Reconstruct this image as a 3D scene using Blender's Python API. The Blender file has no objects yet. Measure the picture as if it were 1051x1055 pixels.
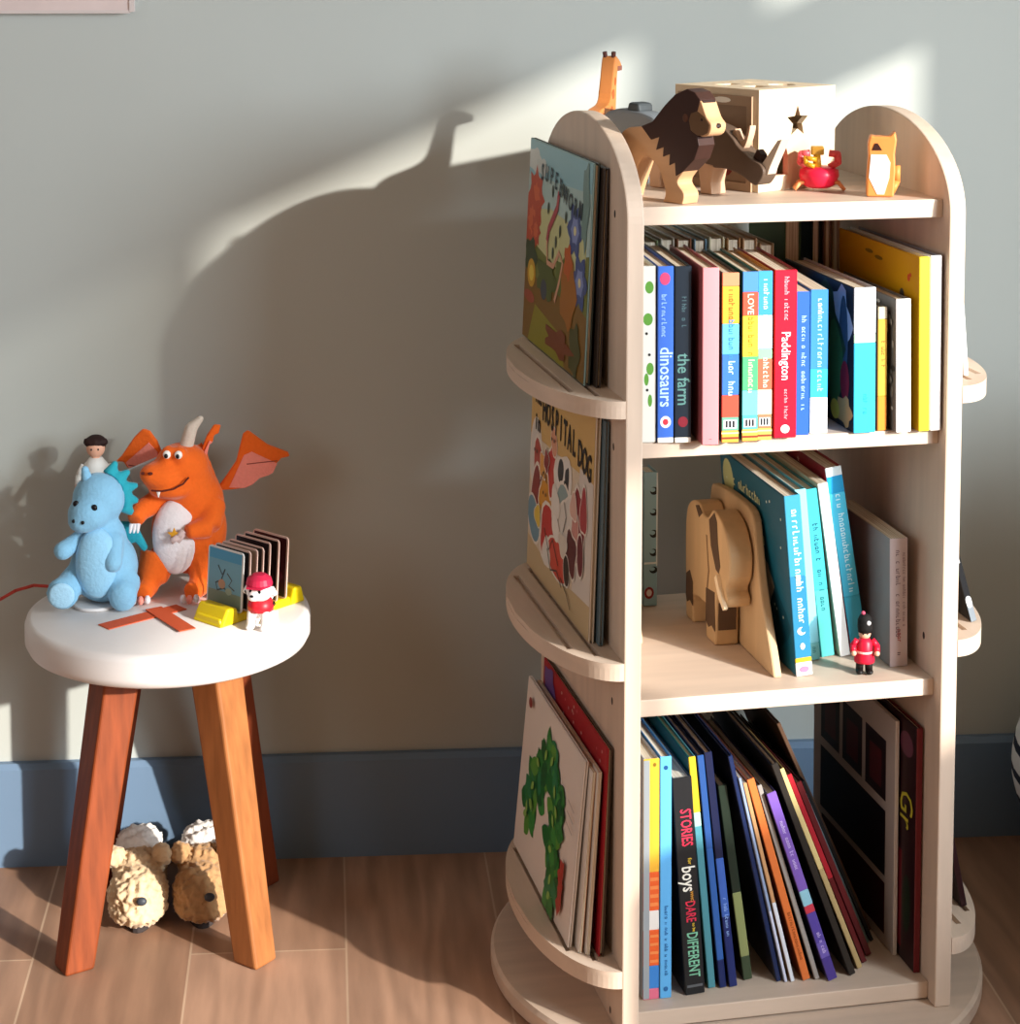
# Sunlit playroom corner: revolving picture-book case and a small stool with soft toys.
import bpy, bmesh, math, random
from mathutils import Vector, Matrix
R = math.radians
random.seed(7)
scene = bpy.context.scene
col = scene.collection

# ------------------------------------------------------------------ colour and materials
def lin(h):
    h = h.lstrip('#')
    c = [int(h[i:i + 2], 16) / 255 for i in (0, 2, 4)]
    return tuple(x / 12.92 if x <= .04045 else ((x + .055) / 1.055) ** 2.4 for x in c) + (1,)

MATS = {}
def mat(hexcol, rough=.55, noise=0, scale=60, bump=0, spec=.3, stretch=(1, 1, 1), dark=.75, sheen=0, trans=0, metal=0):
    key = (hexcol, rough, noise, scale, bump, spec, stretch, dark, sheen, trans, metal)
    if key in MATS: return MATS[key]
    m = bpy.data.materials.new('finish_' + hexcol.strip('#'))
    m.use_nodes = True
    nt = m.node_tree; b = nt.nodes['Principled BSDF']
    c = lin(hexcol)
    b.inputs['Base Color'].default_value = c
    b.inputs['Roughness'].default_value = rough
    b.inputs['Specular IOR Level'].default_value = spec
    b.inputs['Metallic'].default_value = metal
    if trans: b.inputs['Transmission Weight'].default_value = trans
    if sheen:
        b.inputs['Sheen Weight'].default_value = sheen
        b.inputs['Sheen Roughness'].default_value = .4
    if noise or bump:
        tc = nt.nodes.new('ShaderNodeTexCoord'); mp = nt.nodes.new('ShaderNodeMapping')
        mp.inputs['Scale'].default_value = stretch
        n = nt.nodes.new('ShaderNodeTexNoise'); n.inputs['Scale'].default_value = scale
        n.inputs['Detail'].default_value = 4
        nt.links.new(tc.outputs['Object'], mp.inputs['Vector']); nt.links.new(mp.outputs['Vector'], n.inputs['Vector'])
        if noise:
            mx = nt.nodes.new('ShaderNodeMix'); mx.data_type = 'RGBA'
            mx.inputs['A'].default_value = tuple(x * (1 - noise * (1 - dark) * 2) for x in c[:3]) + (1,)
            mx.inputs['B'].default_value = tuple(min(1, x * (1 + noise * .25)) for x in c[:3]) + (1,)
            nt.links.new(n.outputs['Fac'], mx.inputs['Factor']); nt.links.new(mx.outputs['Result'], b.inputs['Base Color'])
        if bump:
            bp = nt.nodes.new('ShaderNodeBump'); bp.inputs['Strength'].default_value = bump
            bp.inputs['Distance'].default_value = .002
            nt.links.new(n.outputs['Fac'], bp.inputs['Height']); nt.links.new(bp.outputs['Normal'], b.inputs['Normal'])
    MATS[key] = m
    return m

def wood(hexcol, grain='z', amt=.5, scale=14, rough=.5):
    st = {'x': (.12, 1, 1), 'y': (1, .12, 1), 'z': (1, 1, .12)}[grain]
    return mat(hexcol, rough, amt, scale * 3, .12, .3, st, .6)

def plush(hexcol):
    return mat(hexcol, .9, .25, 220, .5, .05, (1, 1, 1), .8, .35)

def paper_mat():
    if 'paper' in MATS: return MATS['paper']
    m = bpy.data.materials.new('page_edges'); m.use_nodes = True
    nt = m.node_tree; b = nt.nodes['Principled BSDF']; b.inputs['Roughness'].default_value = .85
    b.inputs['Specular IOR Level'].default_value = .1
    tc = nt.nodes.new('ShaderNodeTexCoord'); mp = nt.nodes.new('ShaderNodeMapping'); mp.inputs['Scale'].default_value = (900, 8, 8)
    n = nt.nodes.new('ShaderNodeTexNoise'); n.inputs['Scale'].default_value = 1.0
    r = nt.nodes.new('ShaderNodeValToRGB')
    r.color_ramp.elements[0].position = .35; r.color_ramp.elements[0].color = lin('#b9a88c')
    r.color_ramp.elements[1].position = .6; r.color_ramp.elements[1].color = lin('#eadfcb')
    nt.links.new(tc.outputs['Object'], mp.inputs['Vector']); nt.links.new(mp.outputs['Vector'], n.inputs['Vector'])
    nt.links.new(n.outputs['Fac'], r.inputs['Fac']); nt.links.new(r.outputs['Color'], b.inputs['Base Color'])
    MATS['paper'] = m
    return m

# ------------------------------------------------------------------ mesh collector
class MB:
    def __init__(s): s.v = []; s.f = []; s.m = []
    def add(s, vs, fs, mi=0):
        b = len(s.v); s.v += [tuple(p) for p in vs]
        for f in fs: s.f.append(tuple(b + i for i in f)); s.m.append(mi)
    def box(s, x0, x1, y0, y1, z0, z1, mi=0):
        s.add([(x0, y0, z0), (x1, y0, z0), (x1, y1, z0), (x0, y1, z0), (x0, y0, z1), (x1, y0, z1), (x1, y1, z1), (x0, y1, z1)],
              [(0, 3, 2, 1), (4, 5, 6, 7), (0, 1, 5, 4), (1, 2, 6, 5), (2, 3, 7, 6), (3, 0, 4, 7)], mi)
    def prism(s, pts, a0, a1, plane='xz', mi=0):
        # pts: 2-D outline counter-clockwise; extruded along the missing axis from a0 to a1
        n = len(pts)
        def P(p, a): return {'xz': (p[0], a, p[1]), 'yz': (a, p[0], p[1]), 'xy': (p[0], p[1], a)}[plane]
        vs = [P(p, a0) for p in pts] + [P(p, a1) for p in pts]
        fs = [tuple(range(n)), tuple(range(2 * n - 1, n - 1, -1))] + [(i, i + n, (i + 1) % n + n, (i + 1) % n) for i in range(n)]
        s.add(vs, fs, mi)
    def lathe(s, prof, n=32, c=(0, 0, 0), mi=0):
        vs = []; fs = []
        for r, z in prof:
            for k in range(n):
                a = 2 * math.pi * k / n; vs.append((c[0] + r * math.cos(a), c[1] + r * math.sin(a), c[2] + z))
        for i in range(len(prof) - 1):
            for k in range(n):
                k2 = (k + 1) % n; fs.append((i * n + k, i * n + k2, (i + 1) * n + k2, (i + 1) * n + k))
        fs.append(tuple(range(n - 1, -1, -1))); fs.append(tuple((len(prof) - 1) * n + k for k in range(n)))
        s.add(vs, fs, mi)
    def ell(s, c, r, n=16, mi=0, rot=None):
        vs = []; fs = []; h = n // 2
        for i in range(1, h):
            t = math.pi * i / h
            for k in range(n):
                a = 2 * math.pi * k / n
                vs.append(Vector((r[0] * math.sin(t) * math.cos(a), r[1] * math.sin(t) * math.sin(a), r[2] * math.cos(t))))
        vs += [Vector((0, 0, r[2])), Vector((0, 0, -r[2]))]
        if rot is not None: vs = [rot @ p for p in vs]
        vs = [p + Vector(c) for p in vs]
        for i in range(h - 2):
            for k in range(n):
                k2 = (k + 1) % n; fs.append((i * n + k, (i + 1) * n + k, (i + 1) * n + k2, i * n + k2))
        T = len(vs) - 2
        for k in range(n):
            fs.append((T, k, (k + 1) % n)); fs.append((T + 1, (h - 2) * n + (k + 1) % n, (h - 2) * n + k))
        s.add(vs, fs, mi)
    def cone(s, p0, p1, r0, r1, n=14, mi=0, flat=1.0):
        p0 = Vector(p0); p1 = Vector(p1); d = (p1 - p0).normalized()
        a = d.orthogonal().normalized(); b = d.cross(a)
        vs = []
        for p, r in ((p0, r0), (p1, r1)):
            for k in range(n):
                t = 2 * math.pi * k / n; vs.append(p + a * r * math.cos(t) + b * r * flat * math.sin(t))
        fs = [(k, (k + 1) % n, n + (k + 1) % n, n + k) for k in range(n)] + [tuple(range(n - 1, -1, -1)), tuple(range(n, 2 * n))]
        s.add(vs, fs, mi)
    def tube(s, pts, r, n=10, mi=0):
        for a, b in zip(pts, pts[1:]): s.cone(a, b, r, r, n, mi)
        for p in pts[1:-1]: s.ell(p, (r, r, r), n, mi)
    def build(s, name, mats, parent=None, bevel=0, smooth=False, seg=2, norm=True):
        me = bpy.data.meshes.new(name)
        me.from_pydata(s.v, [], s.f)
        for m in (mats if isinstance(mats, (list, tuple)) else [mats]): me.materials.append(m)
        for p, mi in zip(me.polygons, s.m): p.material_index = mi; p.use_smooth = smooth
        if norm:
            bm = bmesh.new(); bm.from_mesh(me); bmesh.ops.recalc_face_normals(bm, faces=bm.faces); bm.to_mesh(me); bm.free()
        o = bpy.data.objects.new(name, me); col.objects.link(o)
        if parent: o.parent = parent
        if bevel:
            b = o.modifiers.new('edge', 'BEVEL'); b.width = bevel; b.segments = seg; b.limit_method = 'ANGLE'; b.angle_limit = R(40)
        return o

def flatten(o):
    # bake modifiers into the mesh
    bpy.context.view_layer.update()
    dg = bpy.context.evaluated_depsgraph_get()
    me = bpy.data.meshes.new_from_object(o.evaluated_get(dg))
    o.modifiers.clear(); o.data = me
    return o

def blob(mb, name, m, parent=None, voxel=.004, it=6, wool=0):
    # one continuous soft body grown from overlapping masses
    o = mb.build(name, m, parent)
    r = o.modifiers.new('skin', 'REMESH'); r.mode = 'VOXEL'; r.voxel_size = voxel; r.use_smooth_shade = True
    sm = o.modifiers.new('soft', 'SMOOTH'); sm.factor = .5; sm.iterations = it
    if wool:
        t = bpy.data.textures.new(name + '_curl', 'CLOUDS'); t.noise_scale = .0065; t.noise_depth = 2
        d = o.modifiers.new('curl', 'DISPLACE'); d.texture = t; d.strength = wool; d.texture_coords = 'LOCAL'; d.mid_level = .5
    flatten(o)
    for p in o.data.polygons: p.use_smooth = True
    o.data.materials.clear(); o.data.materials.append(m)
    return o

def tag(o, label=None, cat=None, group=None, kind=None):
    if label: o['label'] = label
    if cat: o['category'] = cat
    if group: o['group'] = group
    if kind: o['kind'] = kind
    return o

def thing(name, label, cat, loc, rot=(0, 0, 0), group=None):
    o = bpy.data.objects.new(name, None); col.objects.link(o); o.empty_display_size = .02
    o.location = loc; o.rotation_euler = rot
    return tag(o, label, cat, group)

PHI = .12898                     # the bookcase is turned a little on its base
def bc(x, y, z):                 # bookcase axes -> room axes
    c, s = math.cos(PHI), math.sin(PHI)
    return (c * x - s * y, s * x + c * y, z)

def marks(n, size, seed):
    # a line of printing too small to read in the photo: strokes and loops of letter height
    rr = random.Random(seed); mb = MB(); w = size * .5; x = -n * w / 2
    for k in range(n):
        hgt = size * rr.choice((.42, .42, .42, .66)); th = size * .11
        if rr.random() > .16:
            mb.box(x + w * .1, x + w * .1 + th, -size * .2, -size * .2 + hgt, 0, .0001)
            if rr.random() < .7: mb.box(x + w * .1 + th, x + w * .68, -size * .2 + size * .36, -size * .2 + size * .42 + th * .4, 0, .0001)
            if rr.random() < .6: mb.box(x + w * .62, x + w * .62 + th, -size * .2, -size * .2 + size * .36, 0, .0001)
            if rr.random() < .5: mb.box(x + w * .1 + th, x + w * .68, -size * .2, -size * .2 + th, 0, .0001)
        x += w
    return mb
def lettering(txt, size, m, parent, M, name='title', align='CENTER', sx=1.0, bold=0):
    if isinstance(txt, int):
        o = marks(txt, size, txt * 31 + int(size * 1e5)).build(name, m, parent, norm=False); o.matrix_local = M
        return o
    cu = bpy.data.curves.new('letters', 'FONT'); cu.body = txt; cu.size = size; cu.align_x = align; cu.align_y = 'CENTER'
    cu.extrude = .00008; cu.offset = bold; cu.resolution_u = 2
    t = bpy.data.objects.new('letters', cu); col.objects.link(t)
    bpy.context.view_layer.update()
    me = bpy.data.meshes.new_from_object(t.evaluated_get(bpy.context.evaluated_depsgraph_get()))
    bpy.data.objects.remove(t); bpy.data.curves.remove(cu)
    me.transform(Matrix.Diagonal((sx, 1, 1, 1))); me.materials.clear(); me.materials.append(m)
    o = bpy.data.objects.new(name, me); col.objects.link(o); o.parent = parent; o.matrix_local = M
    return o

def frame(origin, right, up):
    r = Vector(right); u = Vector(up); n = r.cross(u)
    return Matrix(((r.x, u.x, n.x, origin[0]), (r.y, u.y, n.y, origin[1]), (r.z, u.z, n.z, origin[2]), (0, 0, 0, 1)))

class Art:
    # printed shapes on a flat face; coordinates 0..1 across and up
    def __init__(s, w, h): s.w = w; s.h = h; s.mb = MB(); s.ms = []; s.k = 0
    def mi(s, hexcol):
        m = mat(hexcol, .4)
        if m not in s.ms: s.ms.append(m)
        return s.ms.index(m)
    def poly(s, pts, c):
        s.k += 1; z = .00012 + .00003 * s.k
        pts = [(min(.995, max(.005, u)), min(.995, max(.005, v))) for u, v in pts]
        s.mb.add([(u * s.w, v * s.h, z) for u, v in pts], [tuple(range(len(pts)))], s.mi(c))
    def rect(s, u0, v0, u1, v1, c): s.poly([(u0, v0), (u1, v0), (u1, v1), (u0, v1)], c)
    def disc(s, u, v, ru, rv, c, n=18, wob=0, k=5, a0=0):
        s.poly([(u + ru * math.cos(t + a0) * (1 + wob * math.cos(k * t)), v + rv * math.sin(t + a0) * (1 + wob * math.cos(k * t)))
                for t in [2 * math.pi * i / n for i in range(n)]], c)
    def stroke(s, pts, w, c):
        # a painted line as a strip of quads, in one layer
        s.k += 1; z = .00012 + .00003 * s.k; q = [Vector((u * s.w, v * s.h)) for u, v in pts]; L = []; Rr = []
        for i, p in enumerate(q):
            d = (q[min(i + 1, len(q) - 1)] - q[max(i - 1, 0)]).normalized(); n = Vector((-d.y, d.x)) * w / 2
            L.append(p + n); Rr.append(p - n)
        vs = [(p.x, p.y, z) for p in L + Rr]; n = len(q)
        s.mb.add(vs, [(i, n + i, n + i + 1, i + 1) for i in range(n - 1)], s.mi(c))
    def place(s, parent, M, name='cover_print'):
        o = s.mb.build(name, s.ms, parent, norm=False); o.matrix_local = M
        return o

def smooth(pts, n=5, keep=()):
    # closed Catmull-Rom through the outline points; indices in keep stay sharp corners
    out = []; N = len(pts)
    for i in range(N):
        p0, p1, p2, p3 = (Vector(pts[(i + k) % N]) for k in (-1, 0, 1, 2))
        if i in keep: p0 = p1
        if (i + 1) % N in keep: p3 = p2
        for k in range(n):
            t = k / n
            q = .5 * ((2 * p1) + (p2 - p0) * t + (2 * p0 - 5 * p1 + 4 * p2 - p3) * t * t + (3 * p1 - p0 - 3 * p2 + p3) * t ** 3)
            out.append((q.x, q.y))
    return out

# ------------------------------------------------------------------ books
def make_book(label, loc, t, h, d, spine, left, right=None, lean=0, yaw=0, group=None, hard=True, titles=(), name='picture_book',
              cat='book', pages=True, base=None, round_top=0):
    """origin: lower corner of the spine; spine faces -y, thickness along +x. spine: colour or list of (z0,z1,colour) fractions."""
    right = right or left
    root = thing(name, label, cat, bc(*loc) if base is None else base, (0, -R(lean), PHI + R(yaw)), group)
    bt = .0022 if hard else .0009; e = .003 if hard else 0.0
    if isinstance(spine, str): spine = [(0, 1, spine)]
    cols = [left, right] + [c for _, _, c in spine]
    mats = [mat(c, .38, 0, 60, 0, .35) for c in cols]
    mb = MB()
    sp = .0016
    mb.box(0, bt, sp, d, 0, h, 0)
    mb.box(t - bt, t, sp, d, 0, h, 1)
    for k, (a, b, c) in enumerate(spine): mb.box(0, t, 0, sp, a * h, b * h, 2 + k)
    cv = mb.build('cover', mats, root, bevel=.0008, seg=1)
    if pages:
        p = MB(); p.box(bt, t - bt, sp, d - e, e, h - e); p.build('pages', paper_mat(), root)
    for T in titles:
        # text, fraction of height, size, colour, offset across, x-stretch
        txt, zc, size, c = T[:4]; off = T[4] if len(T) > 4 else 0; sx = T[5] if len(T) > 5 else 1
        lettering(txt, size, mat(c, .45), cv, frame((t / 2 + off, -.0003, zc * h), (0, 0, -1), (1, 0, 0)), sx=sx, bold=size * .012)
    return root, cv

def face(cv, side, t, h, d):
    """(art, matrix) for a board of a book: L is the board at x=0, R the board at x=t"""
    return frame((-.0001, d, 0), (0, -1, 0), (0, 0, 1)) if side == 'L' else frame((t + .0001, 0, 0), (0, 1, 0), (0, 0, 1))
# ------------------------------------------------------------------ the room
WALL = .3453
def structure(o): return tag(o, kind='structure')

def floor_material():
    m = bpy.data.materials.new('oak_planks'); m.use_nodes = True
    nt = m.node_tree; N = nt.nodes; L = nt.links; b = N['Principled BSDF']
    tc = N.new('ShaderNodeTexCoord'); mp = N.new('ShaderNodeMapping'); mp.inputs['Rotation'].default_value = (0, 0, R(90))
    mp.inputs['Location'].default_value = (.065, .482, 0)
    L.new(tc.outputs['Object'], mp.inputs['Vector'])
    br = N.new('ShaderNodeTexBrick'); br.offset = .37; br.inputs['Scale'].default_value = 1
    br.inputs['Brick Width'].default_value = 1.6; br.inputs['Row Height'].default_value = .196; br.inputs['Mortar Size'].default_value = .0016
    br.inputs['Mortar Smooth'].default_value = .3; br.inputs['Bias'].default_value = 0
    br.inputs['Color1'].default_value = lin('#b58f76'); br.inputs['Color2'].default_value = lin('#9c7860'); br.inputs['Mortar'].default_value = lin('#c6a78c')
    L.new(mp.outputs['Vector'], br.inputs['Vector'])
    # grain: long streaks with gentle cathedral waves
    m2 = N.new('ShaderNodeMapping'); m2.inputs['Scale'].default_value = (1, .12, 1); L.new(tc.outputs['Object'], m2.inputs['Vector'])
    n0 = N.new('ShaderNodeTexNoise'); n0.inputs['Scale'].default_value = 6; n0.inputs['Detail'].default_value = 3; L.new(m2.outputs['Vector'], n0.inputs['Vector'])
    ms = N.new('ShaderNodeMath'); ms.operation = 'MULTIPLY'; ms.inputs[1].default_value = 70; L.new(n0.outputs['Fac'], ms.inputs[0])
    sn = N.new('ShaderNodeMath'); sn.operation = 'SINE'; L.new(ms.outputs[0], sn.inputs[0])
    n1 = N.new('ShaderNodeTexNoise'); n1.inputs['Scale'].default_value = 60; n1.inputs['Detail'].default_value = 6; L.new(m2.outputs['Vector'], n1.inputs['Vector'])
    mr = N.new('ShaderNodeMapRange'); mr.inputs['From Min'].default_value = -1; mr.inputs['From Max'].default_value = 1
    mr.inputs['To Min'].default_value = .84; mr.inputs['To Max'].default_value = 1.06; L.new(sn.outputs[0], mr.inputs['Value'])
    mr2 = N.new('ShaderNodeMapRange'); mr2.inputs['To Min'].default_value = .72; mr2.inputs['To Max'].default_value = 1.24; L.new(n1.outputs['Fac'], mr2.inputs['Value'])
    mu = N.new('ShaderNodeMath'); mu.operation = 'MULTIPLY'; L.new(mr.outputs[0], mu.inputs[0]); L.new(mr2.outputs[0], mu.inputs[1])
    mx = N.new('ShaderNodeVectorMath'); mx.operation = 'SCALE'; L.new(br.outputs['Color'], mx.inputs[0]); L.new(mu.outputs[0], mx.inputs['Scale'])
    L.new(mx.outputs['Vector'], b.inputs['Base Color'])
    b.inputs['Roughness'].default_value = .5; b.inputs['Specular IOR Level'].default_value = .35
    bp = N.new('ShaderNodeBump'); bp.inputs['Strength'].default_value = .15; bp.inputs['Distance'].default_value = .001
    L.new(mu.outputs[0], bp.inputs['Height']); L.new(bp.outputs['Normal'], b.inputs['Normal'])
    return m

WX = 1.70                        # plane of the wall with the windows
f = MB(); f.box(-2.2, WX, -3.4, WALL + .1, -.05, 0); structure(f.build('floor', floor_material()))
wallpaint = mat('#b7bcb7', .9, .12, 3, 0, .1)
w = MB(); w.box(-2.2, WX, WALL, WALL + .1, 0, 2.5); structure(w.build('wall_back', wallpaint))
bb = MB()
bb.prism([(WALL - .016, 0), (WALL, 0), (WALL, .1442), (WALL - .010, .1442), (WALL - .016, .137)], -2.2, WX, 'yz')
structure(bb.build('baseboard_back', mat('#6c849e', .45, .1, 8)))

# side wall with a garden door and two sash openings (out of frame, they shape the sunlight)
OPEN = [(-2.86, -2.10, 0.03, 1.955), (-2.08, -1.468, 1.02, 1.955), (-1.304, -1.06, 1.02, 1.765), (-1.304, -.80, 1.905, 2.20)]
ys = sorted({-3.4, WALL} | {a for o in OPEN for a in o[:2]})
zs = sorted({0, 2.5} | {a for o in OPEN for a in o[2:]})
w = MB()
for y0, y1 in zip(ys, ys[1:]):
    for z0, z1 in zip(zs, zs[1:]):
        cy, cz = (y0 + y1) / 2, (z0 + z1) / 2
        if not any(o[0] < cy < o[1] and o[2] < cz < o[3] for o in OPEN): w.box(WX, WX + .03, y0, y1, z0, z1)
structure(w.build('wall_right', wallpaint))
warm = mat('#83603f', .9)
w = MB(); w.box(-2.2, WX + .03, -3.5, -3.4, 0, 2.5); structure(w.build('wall_front', warm))
w = MB()
for y0, y1, z0, z1 in ((-3.5, -2.2, 0, 2.5), (-2.2, -1.0, 0, .95), (-2.2, -1.0, 2.1, 2.5), (-1.0, WALL + .1, 0, 2.5)): w.box(-2.3, -2.2, y0, y1, z0, z1)  # gap in this unseen wall made for the added fill light
structure(w.build('wall_left', warm))
w = MB(); w.box(-2.3, WX + .03, -3.5, WALL + .1, 2.5, 2.6); structure(w.build('ceiling', mat('#8c7a66', .9)))

# added unseen pane, dims the sun through the top of the door opening
def sun_dimmer():
    m = bpy.data.materials.new('sun_dimming_glass'); m.use_nodes = True; nt = m.node_tree; N = nt.nodes
    N.remove(N['Principled BSDF']); out = N['Material Output']
    a = N.new('ShaderNodeBsdfTransparent'); a.inputs['Color'].default_value = (.42, .43, .43, 1)
    t = N.new('ShaderNodeBsdfTranslucent'); t.inputs['Color'].default_value = (.8, .82, .84, 1)
    mx = N.new('ShaderNodeMixShader'); mx.inputs['Fac'].default_value = .2
    nt.links.new(a.outputs[0], mx.inputs[1]); nt.links.new(t.outputs[0], mx.inputs[2]); nt.links.new(mx.outputs[0], out.inputs['Surface'])
    return m
g = MB(); g.box(WX + .012, WX + .016, -2.86, -2.10, 1.53, 1.955); structure(g.build('added_pane', sun_dimmer()))

# ------------------------------------------------------------------ unseen sofa added to block low light, then the striped pouf
fab = mat('#6d6a66', .9, .3, 120, .3, .1)
so = thing('sofa_light_blocker', 'grey fabric couch shape added out of view to block low light', 'sofa_light_blocker', (.98, -.48, 0))
def cushion(name, x0, x1, y0, y1, z0, z1, m, parent, bev=.03):
    c = MB(); c.box(x0, x1, y0, y1, z0, z1); return c.build(name, m, parent, bevel=bev, seg=3, smooth=True)
cushion('base', -.36, .38, -.56, .40, .08, .26, fab, so, .01)
cushion('backrest', .20, .38, -.56, .40, .24, .82, fab, so)
for y0, y1, z1 in ((-.56, -.42, .57), (.26, .40, .74)): cushion('armrest', -.36, .2, y0, y1, .24, z1, fab, so)
for k in range(2): cushion('seat_cushion', -.37, .2, -.41 + k * .335, -.08 + k * .335, .26, .42, fab, so)
for x in (-.32, .33):
    for y in (-.5, .34):
        l = MB(); l.cone((x, y, 0), (x, y, .085), .016, .022); l.build('leg', wood('#5a3d28'), so)

po = thing('pouf', 'navy and white striped round pouf at the edge of the room', 'pouf', (.608, .138, 0))
prof = [(.08, 0)] + [(.1985 * math.sin(R(a)), .168 - .166 * math.cos(R(a))) for a in range(28, 170, 8)]
c = MB()
white, navy = mat('#e8e8ea', .85), mat('#1b2338', .85)
n = 40
vs = []; fs = []
dense = []
for (r0, z0), (r1, z1) in zip(prof, prof[1:]):
    for k in range(4): dense.append((r0 + (r1 - r0) * k / 4, z0 + (z1 - z0) * k / 4))
dense.append(prof[-1])
c.lathe(dense, 44)
pm = c.build('cover', [navy, white], po, smooth=True)
for p in pm.data.polygons:
    zc = sum(pm.data.vertices[i].co.z for i in p.vertices) / len(p.vertices)
    p.material_index = 1 if (zc / .034) % 1 < .6 and zc > .12 else 0

# picture hanging high on the wall, only its lower edge in view
pi = thing('wall_picture', 'pale pink canvas hanging on the wall, only its bottom edge in view', 'picture', (-.86, WALL, 1.1785))
c = MB(); c.box(-.25, .098, -.017, -.001, 0, .5); c.build('canvas', mat('#d8c6c1', .8, .25, 25), pi)
c = MB(); c.box(.098, .1045, -.019, -.001, -.002, .5); c.box(-.25, .098, -.0185, -.001, -.004, 0); c.build('edge', mat('#cfc3be', .7), pi)
# ------------------------------------------------------------------ revolving bookcase
birch_v = wood('#d8c2ae', 'z', .35); birch_x = wood('#d8c2ae', 'x', .35); birch_y = wood('#d8c2ae', 'y', .35)
screw_m = mat('#2a2320', .4)
case = thing('revolving_bookcase', 'pale birch revolving bookcase with arched sides and half-moon ledges', 'bookcase', (0, 0, 0), (0, 0, PHI))
def arch_profile():
    pts = [(-.2, .024), (.2, .024)]
    pts += [(.2 * math.cos(math.pi * k / 40), .961 + .108 * math.sin(math.pi * k / 40)) for k in range(41)]
    return pts
for x0 in (-.2, .18):
    c = MB(); c.prism(arch_profile(), x0, x0 + .02, 'yz'); p = c.build('side_panel', birch_v, case, bevel=.0018)
    xo = x0 if x0 < 0 else x0 + .02
    for z in (.966, .700, .404, .036):
        for y in (-.15, .15):
            c = MB(); c.ell((xo, y, z), (.0006, .0032, .0046), 12); c.build('screw', screw_m, p)
    xi = x0 + .02 if x0 < 0 else x0
    for z in (.753, .455, .097):
        for y in (-.15, .15):
            c = MB(); c.ell((xi, y, z), (.0006, .0032, .0046), 12); c.build('screw', screw_m, p)
for z, t in ((.977, .021), (.7105, .018), (.4142, .020), (.0464, .020)):
    c = MB(); c.box(-.18, .18, -.181, .181, z - t, z); c.build('shelf', birch_x, case, bevel=.0012)
def dshape(x):  # half length of the half-moon at distance x from the panel
    return .2 * math.sqrt(max(0, 1 - (x / .0799) ** 2))
def half_moon(sgn, z):
    X0 = sgn * .2
    a = [math.pi / 2 * k / 24 for k in range(25)]
    prof = [(.0799 * math.sin(t), .2 * math.cos(t)) for t in a]
    prof = prof + [(x, -y) for x, y in reversed(prof[:-1])]
    prof = [(X0 + sgn * x, y) for x, y in prof]
    c = MB(); c.prism(prof, z - .02, z - .006, 'xy')
    # upper layer with two long display grooves
    slots = [(.0195, .0265, .168), (.0435, .0510, .140)]
    xs = [0]
    for s in slots: xs += [s[0], s[1]]
    xs.append(.0799)
    def strip(xa, xb, ya0, yb0, side):
        # polygon between xa..xb on one side (side=+1/-1) from inner offset to the curve
        n = 8; pts = []
        for k in range(n + 1):
            x = xa + (xb - xa) * k / n; pts.append((X0 + sgn * x, side * dshape(x)))
        pts = [(X0 + sgn * xa, ya0 * side)] + pts + [(X0 + sgn * xb, yb0 * side)]
        out = []
        for q in pts:
            if not out or (abs(q[0] - out[-1][0]) + abs(q[1] - out[-1][1])) > 1e-6: out.append(q)
        if len(out) > 2: c.prism(out, z - .006, z, 'xy')
    for i, (xa, xb) in enumerate(zip(xs, xs[1:])):
        s = slots[(i - 1) // 2] if i % 2 else None
        if s: strip(xa, xb, s[2], s[2], 1); strip(xa, xb, s[2], s[2], -1)
        else: strip(xa, xb, 0, 0, 1); strip(xa, xb, 0, 0, -1)
    o = c.build('display_ledge', birch_y, case)
    return o
for z in (.7632, .4649, .1068):
    for s in (-1, 1): half_moon(s, z)
c = MB(); c.lathe([(.296, .0), (.303, .004), (.303, .0195), (.299, .024), (.0, .024)], 96)
c.build('round_base', birch_x, case)

# ------------------------------------------------------------------ wooden animals and toys on top of the bookcase
def cutout(name, pts, t, m, parent, y0=None, bevel=.0015, smooth=False):
    y0 = -t / 2 if y0 is None else y0
    c = MB(); c.prism(pts, y0, y0 + t, 'xz'); return c.build(name, m, parent, bevel=bevel, seg=2)
HEAD = math.atan2(-.88, .475)      # the animals walk towards the room
Z1 = .9774
def animal(name, label, cat, x, y, heading, t):
    # local x = walking direction; the flank on the -y side of the cut-out faces the camera
    r = thing(name, label, cat, bc(x, y, Z1), (0, 0, PHI + heading)); return r
pale = wood('#cfa277', 'x', .4); darkw = mat('#3a2119', .55, .4, 60); facew = wood('#6d5136', 'x', .3); greyw = mat('#8c8a8c', .6, .2, 40)
lion = animal('wooden_lion', 'wooden lion with a dark zigzag mane in front of the shape box', 'toy animal', -.1170, -.1648, HEAD, .024)
cutout('body', smooth([(0, 0), (.002, .012), (-.008, .024), (0, .036), (.016, .052), (.022, .068), (.021, .080), (.030, .078), (.040, .082), (.043, .092), (.036, .100), (.030, .112), (.026, .118),
                (.010, .126), (-.012, .120), (-.027, .108), (-.046, .089), (-.065, .083), (-.088, .080), (-.102, .068), (-.106, .045), (-.104, .02), (-.109, 0), (-.086, 0), (-.082, .012), (-.074, .030), (-.066, .046), (-.055, .049),
                (-.040, .040), (-.032, .026), (-.027, .010), (-.031, 0)], 4, (0, 22, 23, 31)), .024, pale, lion)
mane = [(.001, .037), (-.0105, .031), (-.012, .046), (-.021, .042), (-.020, .055), (-.031, .051), (-.030, .062), (-.042, .058), (-.037, .073), (-.050, .069), (-.066, .0835), (-.048, .090), (-.028, .110), (-.012, .123),
        (.006, .130), (.018, .127), (.0265, .119), (.022, .106), (.012, .103), (.009, .095), (.012, .084), (.0225, .0795), (.0255, .068), (.0185, .052)]
cutout('mane', mane, .0256, darkw, lion, bevel=.0008)
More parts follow.
